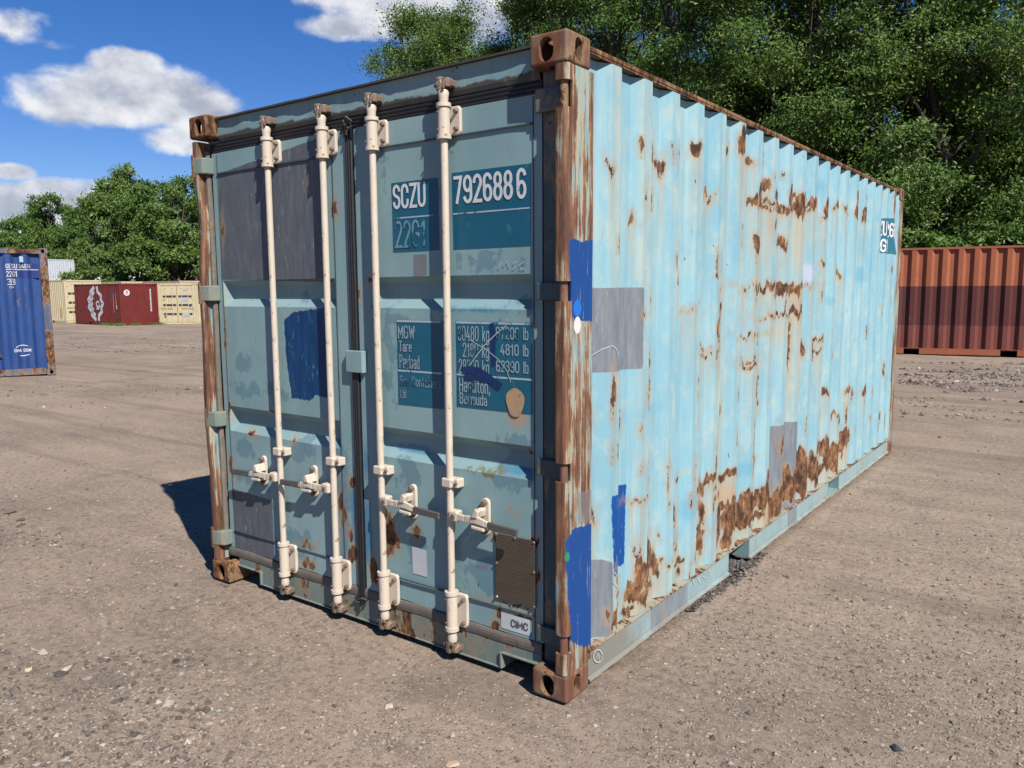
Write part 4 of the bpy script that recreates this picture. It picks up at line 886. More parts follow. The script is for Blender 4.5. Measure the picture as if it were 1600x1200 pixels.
# bottom side rail in three pieces between the fork pockets, under a rusty ledge
ly = np.linspace(.176, L_-.179, 240); wv = (vnoise(ly, ly*0, 2.2, 61, 3)-.5)
LXX = np.array([-.06+0*ly, -.03+0*ly, .003+wv*.010, .004+wv*.010, -.004+0*ly]); LZZ = np.array([.168+0*ly, .166+wv*.004, .1625+wv*.006, .1575+wv*.006, .156+wv*.002]); LYY = np.repeat(ly[None], 5, 0)
grid_mesh('rail_ledge', LXX, LYY, LZZ, M['ledge'], ROOT)
def rail(ya, yb):
    ys = np.arange(ya, yb+.02, .02); ys[-1] = yb; zr = np.array([.028, .030, .040, .060, .09, .12, .148]); Y, Z = np.meshgrid(ys, zr)
    X = np.where(Z < .035, .004, -.010)+(vnoise(Y, Z, 2, 63)-.5)*.005
    gp = np.maximum(np.maximum(sdf_poly(Y, Z, side_poly([(1040, 930), (1077, 910), (1077, 965), (1040, 990)])), sdf_poly(Y, Z, [(.75, 0), (1.15, 0), (1.15, .2), (.75, .2)])), sdf_poly(Y, Z, side_poly([(1233, 780), (1247, 770), (1247, 830), (1233, 840)])))
    dr = np.maximum(.050-Z, .0)*1.6+np.maximum(.8-Y, 0)*.12-.022
    return grid_mesh('bottom_rail', X, Y, Z, M['rail'], ROOT, {'grey': gp, 'dirty': dr})
rail(.176, 1.722); rail(2.048, 3.765); rail(4.072, L_-.179)
mb = MB(); mb.box(-.10, .003, .176, 1.722, .022, .0278); mb.box(-.10, .003, 2.048, 3.765, .022, .0278); mb.box(-.10, .003, 4.072, L_-.179, .022, .0278); mb.build('rail_flange', M['ledge'], ROOT)
for (a, b) in ((1.722, 2.048), (3.765, 4.072)):
    mb = MB()
    mb.box(-W_+.02, -.006, a-.006, a, .03, .154); mb.box(-W_+.02, -.006, b, b+.006, .03, .154); mb.box(-W_+.02, -.004, a, b, .148, .154)
    if a > 3: mb.box(-2.4, -.012, 3.765, 4.072, .028, .034)
    mb.build('fork_pocket', M['header'], ROOT)
mb = MB(); mb.box(-.035, .008, 3.76, 4.08, .024, .029); mb.build('pocket_strap', M['ledge'], ROOT)
# side lettering near the far end, draped over the corrugations
def side_pt(u, v):
    return (float(prof_x(u))+(float(vnoise(u, v, 1.3, 41, 3))-.5)*.012+(float(vnoise(u*3, v, 2.5, 43, 2))-.5)*.004+.0045, u, v)
lettering('SCZU 7926886', 5.13, 5.80, 2.12, 2.235, M['white'], SIDE, bold=.22, fn=side_pt); lettering('22G1', 5.13, 5.40, 1.975, 2.075, M['white'], SIDE, bold=.2, fn=side_pt)
# chalk marks
def side_strip(pts, wdt, name='chalk_mark', X=0.0, par=None, off=.0035, mat=None):
    o = strip(pts, wdt, mat or M['chalk'], name, par or SIDE, y=X, plane='x', thick=.001)
    me = o.data
    for v in me.vertices:
        if X == 0.0: v.co.x = float(prof_x(v.co.y))+(vnoise(np.array([v.co.y]), np.array([v.co.z]), 1.3, 41, 3)[0]-.5)*.012+(vnoise(np.array([v.co.y*3]), np.array([v.co.z]), 2.5, 43, 2)[0]-.5)*.004+off
    return o
def circ(cx, cy, rx, ry, a0=0, a1=6.1, n=16): return [(cx+rx*math.cos(a0+(a1-a0)*i/n), cy+ry*math.sin(a0+(a1-a0)*i/n)) for i in range(n+1)]
M['chalk2'] = plain('pale_chalk', (.62, .66, .68), .9, .1, 60)
side_strip([(931, 567), (938, 556), (948, 546), (957, 540), (963, 545), (967, 558)], .003, mat=M['chalk2'])
side_strip([(958, 893), (964, 899), (958, 910), (965, 918), (960, 930)], .004, mat=M['chalk2'])
rl = [o for o in ROOT.children if o.name.startswith('bottom_rail')][0]
for pp in (circ(934, 1025, 7, 10), [(931, 1028), (935, 1021), (936, 1030)], [(1082, 905), (1086, 914), (1090, 902), (1094, 912)], [(1102, 893), (1098, 900), (1103, 904)], [(1108, 890), (1110, 899), (1113, 888)]):
    side_strip(pp, .004, X=-.004, par=rl, mat=M['chalk2'])

# ------------------------------------------------------------------ other containers in the yard
def cmat(name, a, b, rust, **k): return paint(name, a, b, rust=rust, streak=k.pop('streak', .6), dirt=k.pop('dirt', .2), speck=k.pop('speck', .4), **k)
M['bblue'] = cmat('weathered_royal_blue_paint', (.020, .062, .22), (.038, .092, .28), .05, fade=(.10, .14, .24), fade_amt=.3, rsize=2.2, rough=.45)
M['bbluef'] = cmat('rusted_blue_frame_paint', (.07, .10, .17), (.13, .15, .20), .72, dirt=.5, rsize=3)
M['bbluebox'] = plain('deep_blue_marking_panel', (.018, .04, .20), .5, .2, 5)
M['brownp'] = cmat('faded_terracotta_paint', (.34, .105, .056), (.43, .145, .075), .05, rough=.55)
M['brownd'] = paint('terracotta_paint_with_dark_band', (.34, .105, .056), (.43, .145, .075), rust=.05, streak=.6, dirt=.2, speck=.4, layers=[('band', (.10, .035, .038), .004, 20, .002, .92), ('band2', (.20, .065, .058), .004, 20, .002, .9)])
M['maroon'] = cmat('maroon_container_paint', (.150, .022, .022), (.20, .034, .030), .0, streak=.7, dirt=.2, speck=0)
M['cream'] = cmat('cream_container_paint', (.60, .52, .33), (.72, .63, .42), .0, streak=.6, dirt=.15, speck=0)
M['pinkcream'] = cmat('pinkish_cream_container_paint', (.62, .47, .32), (.68, .53, .38), .0, streak=.2, dirt=.06, speck=0)
M['greyw'] = cmat('pale_grey_container_paint', (.52, .56, .63), (.60, .64, .70), .0, streak=.2, dirt=.05, speck=0)
M['whitep'] = cmat('white_container_paint', (.76, .76, .74), (.80, .80, .78), .0, streak=.1, dirt=.04, speck=0)
M['darkgap'] = plain('dark_rubber_seal', (.05, .045, .04), .8)  # one dark colour for door gaskets and container floors
M['orange_mark'] = plain('orange_marking', (.75, .38, .03), .5, .1); M['blue_mark'] = plain('blue_marking', (.05, .06, .30), .5, .1); M['pale_mark'] = plain('pale_blue_marking', (.42, .52, .62), .5, .2); M['grey_mark'] = plain('grey_marking', (.20, .20, .19), .6, .3)
def side_sheet(name, mat, root, plane, const, a, b, z0, z1, out, pitch, depth, attrs=None):
    """corrugated sheet; 'y': stands at x=const and runs along y, 'x': stands at y=const and runs along x; out=+1/-1 is the outward direction"""
    P = [(a, -depth)]; u = a+pitch*.12
    while u+pitch < b:
        P += [(u, -depth), (u+pitch*.24, 0), (u+pitch*.50, 0), (u+pitch*.74, -depth)]; u += pitch
    P.append((b, -depth)); U = np.array([p[0] for p in P]); D = const+out*np.array([p[1] for p in P])
    zz_ = np.array([z0]+[z0+(z1-z0)*k/8 for k in range(1, 8)]+[z1]); UU, Z2 = np.meshgrid(U, zz_)
    DD = np.repeat(D[None], len(zz_), 0)+(vnoise(UU+7, Z2, .9, 90, 3)-.5)*.024
    X, Y = (DD, UU) if plane == 'y' else (UU, DD)
    return grid_mesh(name, X, Y, Z2, mat, root, attrs(UU, Z2) if attrs else None)
def container(label, loc, rz, mat, L=6.058, H=2.591, frame=None, front='end', group=None, pitch=.278, depth=.036, fpitch=.25, fdepth=.04, side_attr=None, side_mat=None, cast=None, name='shipping_container', sides=(1, 1), barcol=None):
    W = 2.438; frame = frame or mat; cast = cast or frame
    root = empty(name, loc, rz); tag(root, label, 'shipping container', group)
    for x0 in (-W, -.162):
        for y0 in (0, L-.178):
            for z0 in (0, H-.118):
                mb = MB(); hx = 'x+' if x0 > -1 else 'x-'; hy = 'y-' if y0 == 0 else 'y+'
                hs = {hx: (y0+.089, z0+.059, .026, .04), hy: (x0+.081, z0+.059, .032, .042)}
                shell_box(mb, (x0, y0, z0), (x0+.162, y0+.178, z0+.118), hs, .03, 3)
                mb.build('corner_casting', cast, root)
                mb = MB().box(x0+.035, x0+.127, y0+.04, y0+.138, z0+.02, z0+.1)
    for x0 in (-W, -.15):
        for y0 in (.004, L-.17): MB().box(x0+.003, x0+.147, y0, y0+.166, .118, H-.118).build('corner_post', frame, root, bevel=.008)
    for x0 in (-W, -.06):
        MB().box(x0+.004, x0+.056, .17, L-.178, H-.06, H-.012).build('top_rail', frame, root)
        fp = [( .172, L/2-1.02-.17), (L/2-1.02+.17, L/2+1.02-.17), (L/2+1.02+.17, L-.18)] if L < 7 else [(.172, L-.18)]
        for a, b in fp: MB().box(x0+.004, x0+.056, a, b, .02, .155).build('bottom_rail', frame, root)
        MB().box(x0+.002, x0+.058, .17, L-.178, .155, .165).build('rail_ledge', frame, root)
    s1 = side_sheet('side_wall', side_mat or mat, root, 'y', -.006, .165, L-.17, .16, H-.06, 1, pitch, depth, side_attr)
    s2 = side_sheet('side_wall', mat, root, 'y', -W+.006, .165, L-.17, .16, H-.06, -1, pitch, depth)
    MB().box(-W+.15, -.15, L-.06, L-.01, H-.1, H-.015).build('end_rail', frame, root); MB().box(-W+.15, -.15, L-.06, L-.01, .02, .16).build('end_rail', frame, root)
    side_sheet('end_wall', mat, root, 'x', L-.02, -W+.147, -.147, .16, H-.1, 1, fpitch, fdepth)
    # roof: transverse corrugations
    n = int((L-.3)/.21); ys = []; zs_ = []
    for k in range(n):
        y = .15+k*.21; ys += [y, y+.05, y+.10, y+.15]; zs_ += [0, .02, .02, 0]
    ys.append(L-.15); zs_.append(0); Yr, Xr = np.meshgrid(np.array(ys), np.array([-W+.02, -W+.09, -W/2, -.09, -.02])); Zr = np.repeat(np.array(zs_)[None], 5, 0)*np.array([0.6, 1, 1, 1, 0.6])[:, None]+H-.030
    grid_mesh('roof', Xr, Yr, Zr, mat, root)
    MB().box(-W+.06, -.06, .06, L-.06, .12, .15).build('floor', M['darkgap'], root)
    parts = {}
    MB().box(-W+.16, -.16, .02, .07, .02, .15).build('sill', frame, root)
    MB().box(-W+.16, -.16, .02, .07, H-.11, H-.02).build('header', frame, root)
    if front == 'end':
        parts['end'] = side_sheet('end_wall', mat, root, 'x', .03, -W+.147, -.147, .15, H-.11, -1, fpitch, fdepth)
    else:
        bc = barcol or mat
        for i, (x0, x1) in enumerate(((-W+.16, -W/2-.012), (-W/2+.012, -.16))):
            d = MB(); P = []
            rb = [(.23, .27), (.45, .49), (.66, .70)]
            zz_ = [.17]; dd_ = [.045]
            for a, b in rb:
                a *= H; b *= H; zz_ += [a-.03, a, b, b+.03]; dd_ += [.045, .08, .08, .045]
            zz_.append(H-.125); dd_.append(.045)
            Xg, Zg = np.meshgrid(np.array([x0, x0+.06, x0+.09, x1-.09, x1-.06, x1]), np.array(zz_)); Dg = np.repeat(np.array(dd_)[:, None], 6, 1); Dg[:, [0, 1, 4, 5]] = .045
            do = grid_mesh('door', Xg, Dg, Zg, mat, root); parts['door%d' % i] = do
            MB().box(x0-.008, x1+.008, .06, .09, .162, H-.118).build('door_gasket', M['darkgap'], root)
            for z in (.14, .36, .62, .86): 
                hx_ = -W+.10 if i == 0 else -.18
                MB().box(hx_, hx_+.085, .0, .05, z*H, z*H+.09).build('hinge', mat, root, bevel=.01)
            for fx in (.30, .72):
                x = x0+(x1-x0)*fx; bo = MB().tube([(x, .02, .09), (x, .02, H-.08)], .02, 8).build('locking_bar', bc, root, smooth=True)
                for z in (.10, .30, .55, H-.30, H-.11): MB().box(x-.035, x+.045, .0, .04, z, z+.06).build('bracket', bc, bo, bevel=.008)
                sg = 1 if i else -1; MB().box(min(x, x+sg*.38), max(x, x+sg*.38), -.012, .0, 1.03, 1.05).build('handle', M['grip'], bo)
    return root, parts, s1, s2
def decal(name, mat, root, pts, fn, thick=.004):
    """flat outline given in face coordinates (u, v), laid on a face by fn"""
    mb = MB(); P = [fn(u, v, 0) for u, v in pts]; mb.add(P, [tuple(range(len(P)))]); return mb.build(name, mat, root)

# blue container on the left: its corrugated end faces us
bx, by = -15.805, 5.014
rzb = math.atan2(.95, .30)
BZ = float(gz(bx, by))
rootB, pB, sB, s2B = container('royal blue container with rusty corner post at the left edge of the photo', (bx, by, BZ+.01), rzb, M['bblue'], frame=M['bbluef'], fpitch=.29, fdepth=.060)
eB = pB['end']
def tr(d): return -d
def colorband(x0, x1, z0, z1, mat, name, root, y0, fp, fd, a, off=.003, th=1):
    """a rectangle painted on a corrugated end: follows its folds"""
    P = []; u = a+fp*.12; bks = []
    while u+fp < -.147: bks += [u, u+fp*.24, u+fp*.50, u+fp*.74]; u += fp
    us = np.array(sorted([x0, x1]+[b for b in bks if x0 < b < x1])); zz_ = np.linspace(z0, z1, 5); U, Z = np.meshgrid(us, zz_)
    return grid_mesh(name, U, end_y(U, Z, y0, fp, fd, a)-off, Z, mat, root)
def end_y(U, Z, y0=.03, fp=.29, fd=.060, a=-2.438+.147):
    t = (np.asarray(U)-(a+fp*.12)) % fp/fp; d = np.where(t < .24, 1-t/.24, np.where(t < .5, 0, np.where(t < .74, (t-.5)/.24, 1)))
    return y0+fd*d-(vnoise(np.asarray(U)+7, Z, .9, 90, 3)-.5)*0+((vnoise(np.asarray(U)+7, Z, .9, 90, 3)-.5)*.024)
A0 = -2.438+.147
colorband(-.745, -.172, 2.165, 2.285, M['bbluebox'], 'marking_panel', eB, .03, .29, .060, A0); colorband(-.735, -.175, 1.99, 2.145, M['bbluebox'], 'marking_panel', eB, .03, .29, .060, A0)
colorband(-.745, -.175, 2.150, 2.162, M['white'], 'marking_line', eB, .03, .29, .060, A0)
fnB = lambda u, v: (u, float(end_y(u, v))-.006, v)
def letB(t, a, b, c, d, mat='white', bold=.15): return lettering(t, a, b, c, d, M[mat], eB, bold=bold, fn=fnB)
letB('GESU', -.735, -.545, 2.185, 2.268); letB('346147', -.51, -.265, 2.185, 2.268); letB('0', -.225, -.190, 2.185, 2.268); letB('22G1', -.735, -.555, 2.02, 2.12)
def strokes(pts_list, wd, mat, parent, fn, name='marking_line'):
    for P in pts_list:
        Q = []
        for a, b in zip(P, P[1:]):
            m_ = max(1, int(math.hypot(b[0]-a[0], b[1]-a[1])/.03)); Q += [(a[0]+(b[0]-a[0])*q/m_, a[1]+(b[1]-a[1])*q/m_) for q in range(m_)]
        Q.append(P[-1]); L, R = ribbon2d(Q, wd); n = len(L); mb = MB(); mb.add([fn(*q) for q in L]+[fn(*q) for q in R], [(i, i+1, n+i+1, n+i) for i in range(n-1)]); mb.build(name, mat, parent)
strokes([[(-.73, 1.86), (-.60, 1.86), (-.60, 1.965), (-.73, 1.965)], [(-.70, 1.91), (-.67, 1.94), (-.67, 1.88)], [(-.65, 1.93), (-.62, 1.93), (-.62, 1.89)]], .012, M['white'], eB, fnB)
colorband(-.72, -.61, 1.77, 1.84, M['bbluebox'], 'marking_panel', eB, .03, .29, .060, A0); letB('CN', -.70, -.63, 1.785, 1.825) if 'N' in G_ else None
letB('CMA CGM', -.70, -.42, .50, .555, bold=.20)
strokes([el(-.555, .555, .13, .075, 150, 50)], .016, M['white'], eB, fnB, 'emblem_arc'); strokes([el(-.555, .49, .13, .075, 320, 250)], .016, M['white'], eB, fnB, 'emblem_arc')
mb = MB(); mb.box(-.50, -.43, -.0, .03, 2.30, 2.42); mb.build('vent', M['pale_mark'], eB, bevel=.006)
mb = MB(); mb.box(-1.02, -.93, -.02, .02, .40, .46); mb.build('rope_hook', M['bbluef'], eB, bevel=.006)

# terracotta container across the back right, side on
cx_, cy_ = onz(1498, 556.5, 0.0)[:2]; ux, uy = .980, .199
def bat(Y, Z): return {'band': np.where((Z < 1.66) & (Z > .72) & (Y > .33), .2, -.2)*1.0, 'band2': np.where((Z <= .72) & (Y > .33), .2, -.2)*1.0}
BR_loc = (cx_-3.03*ux, cy_-3.03*uy, float(gz(cx_, cy_))+.005)
rzr = math.atan2(uy, ux)-math.pi/2
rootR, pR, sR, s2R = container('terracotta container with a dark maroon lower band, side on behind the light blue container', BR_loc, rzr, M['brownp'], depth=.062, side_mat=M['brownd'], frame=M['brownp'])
# the painted band: rebuild the visible wall with crisp height steps
sR.hide_render = False
def fine_wall(root, const, L, H, mat, pitch=.330, depth=.062):
    P = [(.165, -depth)]; u = .165+pitch*.12
    while u+pitch < L-.17:
        P += [(u, -depth), (u+pitch*.20, 0), (u+pitch*.50, 0), (u+pitch*.70, -depth)]; u += pitch
    P.append((L-.17, -depth)); U = np.array([p[0] for p in P]); D = const+np.array([p[1] for p in P])
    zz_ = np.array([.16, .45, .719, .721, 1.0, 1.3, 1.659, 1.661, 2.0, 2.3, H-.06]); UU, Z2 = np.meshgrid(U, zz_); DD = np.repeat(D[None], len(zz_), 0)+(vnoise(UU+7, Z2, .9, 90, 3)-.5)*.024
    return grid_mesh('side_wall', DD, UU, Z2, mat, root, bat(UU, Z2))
bpy.data.objects.remove(sR); sR = fine_wall(rootR, -.006, 6.058, 2.591, M['brownd'])

def place(px, py, D, px2=None, D2=None):
    p = atdepth(px, py, D); return p
def yard(label, mat, pl, Dl, phi=52.5, **k):
    """front face from its left bottom corner (pixel, depth); the whole row stands parallel"""
    a = atdepth(pl[0], pl[1], Dl); ch = CR[:2]/np.linalg.norm(CR[:2]); fh = CF[:2]/np.linalg.norm(CF[:2]); ph = math.radians(phi)
    v = ch*math.cos(ph)+fh*math.sin(ph); rz = math.atan2(v[1], v[0]); r = v*2.438
    z = k.pop('z', None); zz0 = float(gz(a[0], a[1])) if z is None else z
    return container(label, (a[0]+r[0], a[1]+r[1], zz0), rz, mat, **k)
GC = 'containers lined up at the far edge of the yard'
rootM, pM, sM, s2M = yard('maroon container with a large white wave emblem on its long side', M['maroon'], (190, 508.5), 49.0, pitch=.278, fpitch=.12, fdepth=.02, group=GC)
# emblem on its left long side: local x = -W plane
def fnM(u, v): return (-2.438-.006, u, v)
def wave(x, sgn, z0=.34, z1=2.34, amp=.20, n=4):
    pts = []
    for i in range(n*2+1):
        t = i/(n*2); z = z0+(z1-z0)*t; bulge = math.sin(math.pi*t); pts.append((x+sgn*(.22+.66*bulge)+(amp*.5 if i % 2 else -amp*.5), z))
    return pts
cu_ = 3.18   # emblem centre along the wall
strokes([wave(cu_, -1), wave(cu_, 1)], .25, M['white'], s2M, fnM, 'emblem')
strokes([wave(cu_+.18, .45, .62, 2.05)], .26, M['white'], s2M, fnM, 'emblem')
strokes([ring(cu_-.30, 1.30, .19, .17), [(cu_-.47, 1.38), (cu_-.52, 1.2), (cu_-.36, 1.0), (cu_-.14, 1.02)]], .12, M['white'], s2M, fnM, 'emblem')
for u_, z0_, z1_ in ((.82, .75, 1.95), (.52, 1.1, 1.95)):
    strokes([[(u_, z1_-k*.085), (u_, z1_-k*.085-.05)] for k in range(int((z1_-z0_)/.085))], .05, M['pale_mark'], s2M, fnM)
strokes([[(.50, 1.45), (.50, 1.28)]], .12, M['orange_mark'], s2M, fnM); strokes([[(.46, 1.2), (.46, 1.05)]], .12, M['white'], s2M, fnM)
eM = pM['end']; fnE = lambda u, v: (u, .022, v)
fc = [(-1.98+.19*math.cos(a), 2.02+.19*math.sin(a)) for a in np.linspace(0, 2*math.pi, 24)[:-1]]
mb = MB(); mb.add([fnE(*q) for q in fc], [tuple(range(23))]); mb.build('emblem', M['white'], eM)
strokes([ring(-1.98, 2.0, .07, .07), [(-2.02, 2.06), (-1.98, 2.14), (-1.92, 2.06)]], .03, M['maroon'], eM, lambda u, v: (u, .016, v), 'emblem')
strokes([[(-.47, 2.2-k*.075), (-.47, 2.2-k*.075-.05)] for k in range(18)], .09, M['white'], eM, fnE)
# cream and white containers of the far row
r1 = yard('tall cream container with a corrugated side, left of the maroon container', M['cream'], (104.5, 507), 53.4, H=2.896, front='door', group=GC, fdepth=.03)
strokes([[(.75, .95), (.75, .45)]], .16, M['orange_mark'], r1[3], lambda u, v: (-2.438-.008, u, v))
r2 = yard('cream container with closed double doors and small stickers, right of the maroon one', M['cream'], (250.5, 508.5), 50.6, phi=-8, front='door', group=GC)
for (mt, x0, x1, z0, z1, dk) in (('orange_mark', -2.17, -2.05, 1.52, 1.66, 0), ('pale_mark', -1.82, -1.73, 1.52, 1.64, 0), ('grey_mark', -2.14, -1.97, .42, .64, 0), ('blue_mark', -.42, -.29, 1.13, 1.27, 1), ('pale_mark', -.86, -.42, .50, .74, 1), ('pale_mark', -.88, -.45, 1.48, 1.72, 1), ('pale_mark', -.82, -.40, 2.14, 2.22, 1)):
    MB().box(x0, x1, .030, .040, z0, z1).build('sticker', M[mt], r2[1]['door%d' % dk])
r3 = yard('cream container whose roof edge shows behind the maroon container', M['cream'], (194, 505), 62.0, H=2.896, group=GC, fpitch=.25)
r4 = yard('pinkish cream container behind the doors of the cream one', M['pinkcream'], (285, 505), 60.0, H=2.896, group=GC, fpitch=.2)
r5 = yard('white container at the right end of the far row, only a sliver showing', M['whitep'], (308.5, 507), 51.9, phi=-8, group=GC)
r6 = yard('pale grey container on top of a stack behind the cream container', M['greyw'], (80, 503), 74.0, z=2.591-.36, group=GC, fpitch=.2, fdepth=.03)
r7 = yard('pale grey container at the bottom of the stack behind the cream container', M['greyw'], (80, 503), 74.0, z=-.36, group=GC, fpitch=.2, fdepth=.03)

# ------------------------------------------------------------------ trees
def leafmat(name, c0, c1, c2):
    m, h = new_mat(name); t = h.attr('tone'); oi = h.n('ShaderNodeObjectInfo').outputs['Random']
    tt = h.m('ADD', h.m('MULTIPLY', t, .8), h.m('MULTIPLY', oi, .2)); c = h.mix(1.0, h.ramp(tt, [(0, c0), (.5, c1), (1, c2)]), (.70, .70, .70), 'MULTIPLY')
    d = h.n('ShaderNodeBsdfPrincipled', {'Base Color': c, 'Roughness': .5, 'Specular IOR Level': .3}); tl = h.n('ShaderNodeBsdfTranslucent', {'Color': h.mix(.5, c, (.10, .20, .02))})
    mx = h.n('ShaderNodeMixShader', {0: .28}); h.l.new(d.outputs[0], mx.inputs[1]); h.l.new(tl.outputs[0], mx.inputs[2]); o = h.n('ShaderNodeOutputMaterial'); h.l.new(mx.outputs[0], o.inputs[0]); return m
M['leafA'] = leafmat('deciduous_leaves', (.045, .095, .018), (.105, .200, .038), (.21, .32, .075))
M['leafB'] = leafmat('bright_green_leaves', (.060, .120, .020), (.125, .215, .042), (.21, .31, .08))
M['bark'] = plain('grey_brown_bark', (.085, .070, .058), .9, .45, 9, .6)
def limb_path(a, b, rg, n=5, wob=.12):
    a = np.array(a); b = np.array(b); L = np.linalg.norm(b-a); return [tuple(a+(b-a)*t+(rg.normal(0, wob*L*.25, 3) if 0 < t < 1 else 0)+np.array([0, 0, .10*L*math.sin(math.pi*t)])) for t in np.linspace(0, 1, n)]
def crown_variant(seed, R, H, z0, nlobe, nclump, per, leaf, sparse=0.0):
    """trunk and crown meshes: limbs lead to lobes, each lobe carries clumps of leaves"""
    rg = np.random.default_rng(seed); lobes = []; tries = 0
    while len(lobes) < nlobe:
        t = rg.uniform(0, 1)**.85; z = z0+(H-z0)*t; prof = math.sin(math.pi*min(1, .16+t*.80))**.7; a = rg.uniform(0, 6.28); r = R*prof*rg.uniform(.25, 1.0)**.5
        lr = R*rg.uniform(.20, .38)*(1-.35*t); lobes.append((np.array([r*math.cos(a), r*math.sin(a), min(z, H-lr*.8)]), lr))
    C = []; RR = []
    for c, lr in lobes:
        k = max(3, int(nclump/nlobe*(lr/(R*.29))**2)); d = rg.normal(size=(k, 3)); d /= np.linalg.norm(d, axis=1)[:, None]; d[:, 2] = d[:, 2]*.75+.12
        C.append(c+d*lr*rg.uniform(.6, 1.05, k)[:, None]); RR.append(rg.uniform(.6, 1.3, k))
    C = np.concatenate(C); RR = np.concatenate(RR); n = len(C)
    ci = rg.integers(0, n, n*per); sp = .30*R/4.0*RR[ci]*rg.uniform(.5, 1.3, len(ci))
    P = C[ci]+rg.normal(size=(len(ci), 3))*np.array([1.15, 1.15, .60])*sp[:, None]
    axis_ = P-np.array([0, 0, z0+(H-z0)*.35]); axis_ /= np.linalg.norm(axis_, axis=1)[:, None]
    nrm = axis_*.55+rg.normal(size=P.shape)*.75+np.array([0, 0, .35]); nrm /= np.linalg.norm(nrm, axis=1)[:, None]
    ref = rg.normal(size=P.shape); u = np.cross(nrm, ref); u /= np.linalg.norm(u, axis=1)[:, None]; v = np.cross(nrm, u)
    s = leaf*np.exp(rg.normal(0, .28, len(P)))[:, None]; fold = nrm*s*.18
    co = np.stack([P-u*s*.62, P+v*s*.34-fold, P+u*s*.62, P-v*s*.34-fold], 1)
    tone = np.clip(rg.uniform(0, 1, n)[ci]*.55+rg.uniform(0, .55, len(ci)), 0, 1)
    tb = MB(); th = H*.55; tw = .045*R+.07
    tp = [(0, 0, -.3), (0, 0, .4), (rg.normal(0, .12), rg.normal(0, .12), th*.35), (rg.normal(0, .25), rg.normal(0, .25), th*.7), (rg.normal(0, .35), rg.normal(0, .35), th), (rg.normal(0, .4), rg.normal(0, .4), H*.9)]
    tb.tube(tp, [tw*1.5, tw, tw*.82, tw*.62, tw*.45, .03], 9)
    for c, lr in lobes:
        zb = max(.25*H*.6, c[2]-rg.uniform(.18, .35)*H*.8); f = min(zb/ (H*.9), .95); k = min(int(f*4)+1, 4); base = np.array(tp[k])*1.0; base[2] = min(zb, H*.8)
        bx = [np.interp(base[2], [p[2] for p in tp], [p[j] for p in tp]) for j in (0, 1)]; path = limb_path((bx[0], bx[1], base[2]), c, rg); r0 = tw*.42*(1-.5*f)
        tb.tube(path, list(np.linspace(r0, .018, len(path))), 5)
        for _ in range(3):
            d = rg.normal(size=3); d /= np.linalg.norm(d); tb.tube(limb_path(path[3], c+d*lr*.95, rg, 3), [.022, .014, .006], 4)
    return co, tone, tb
def make_tree(name, variant, leafm, loc, sc, rz, label, cat='tree', group=None, proto={}):
    key = (variant, leafm)
    if key not in proto:
        co, tone, tb = VAR[variant]; r = empty(name); cm = tri_soup('crown', co, 4, M[leafm], {'tone': tone}); c = bpy.data.objects.new('crown', cm); COL.objects.link(c); c.parent = r
        t = tb.build('trunk', M['bark'], r, smooth=True); proto[key] = r
    else:
        src = proto[key]; r = src.copy(); r.name = name; COL.objects.link(r)
        for ch in src.children: c = ch.copy(); COL.objects.link(c); c.parent = r
    r.location = loc; r.scale = sc; r.rotation_euler = (0, 0, rz); tag(r, label, cat, group); return r
VAR = {
 'a': crown_variant(101, 4.2, 15.0, 1.6, 30, 900, 115, .092), 'b': crown_variant(102, 4.6, 16.0, 1.2, 32, 960, 115, .092), 'c': crown_variant(103, 3.8, 14.5, 1.4, 28, 800, 115, .095),
 'f': crown_variant(104, 4.4, 12.0, 1.0, 26, 560, 60, .21), 'g': crown_variant(105, 5.0, 13.0, .8, 30, 620, 60, .21), 'e': crown_variant(107, 3.6, 15.0, 3.0, 15, 300, 75, .12),
 's': crown_variant(106, 2.4, 3.6, .1, 18, 300, 55, .13)}
GR = 'trees in the wall of woodland behind the terracotta container'; GL = 'trees beyond the far row of containers'
rg = np.random.default_rng(17)
def ground_at(px, D):
    d = ray(px, 600); h = d[:2]*D/1.0; p = CAM[:2]+h; return p
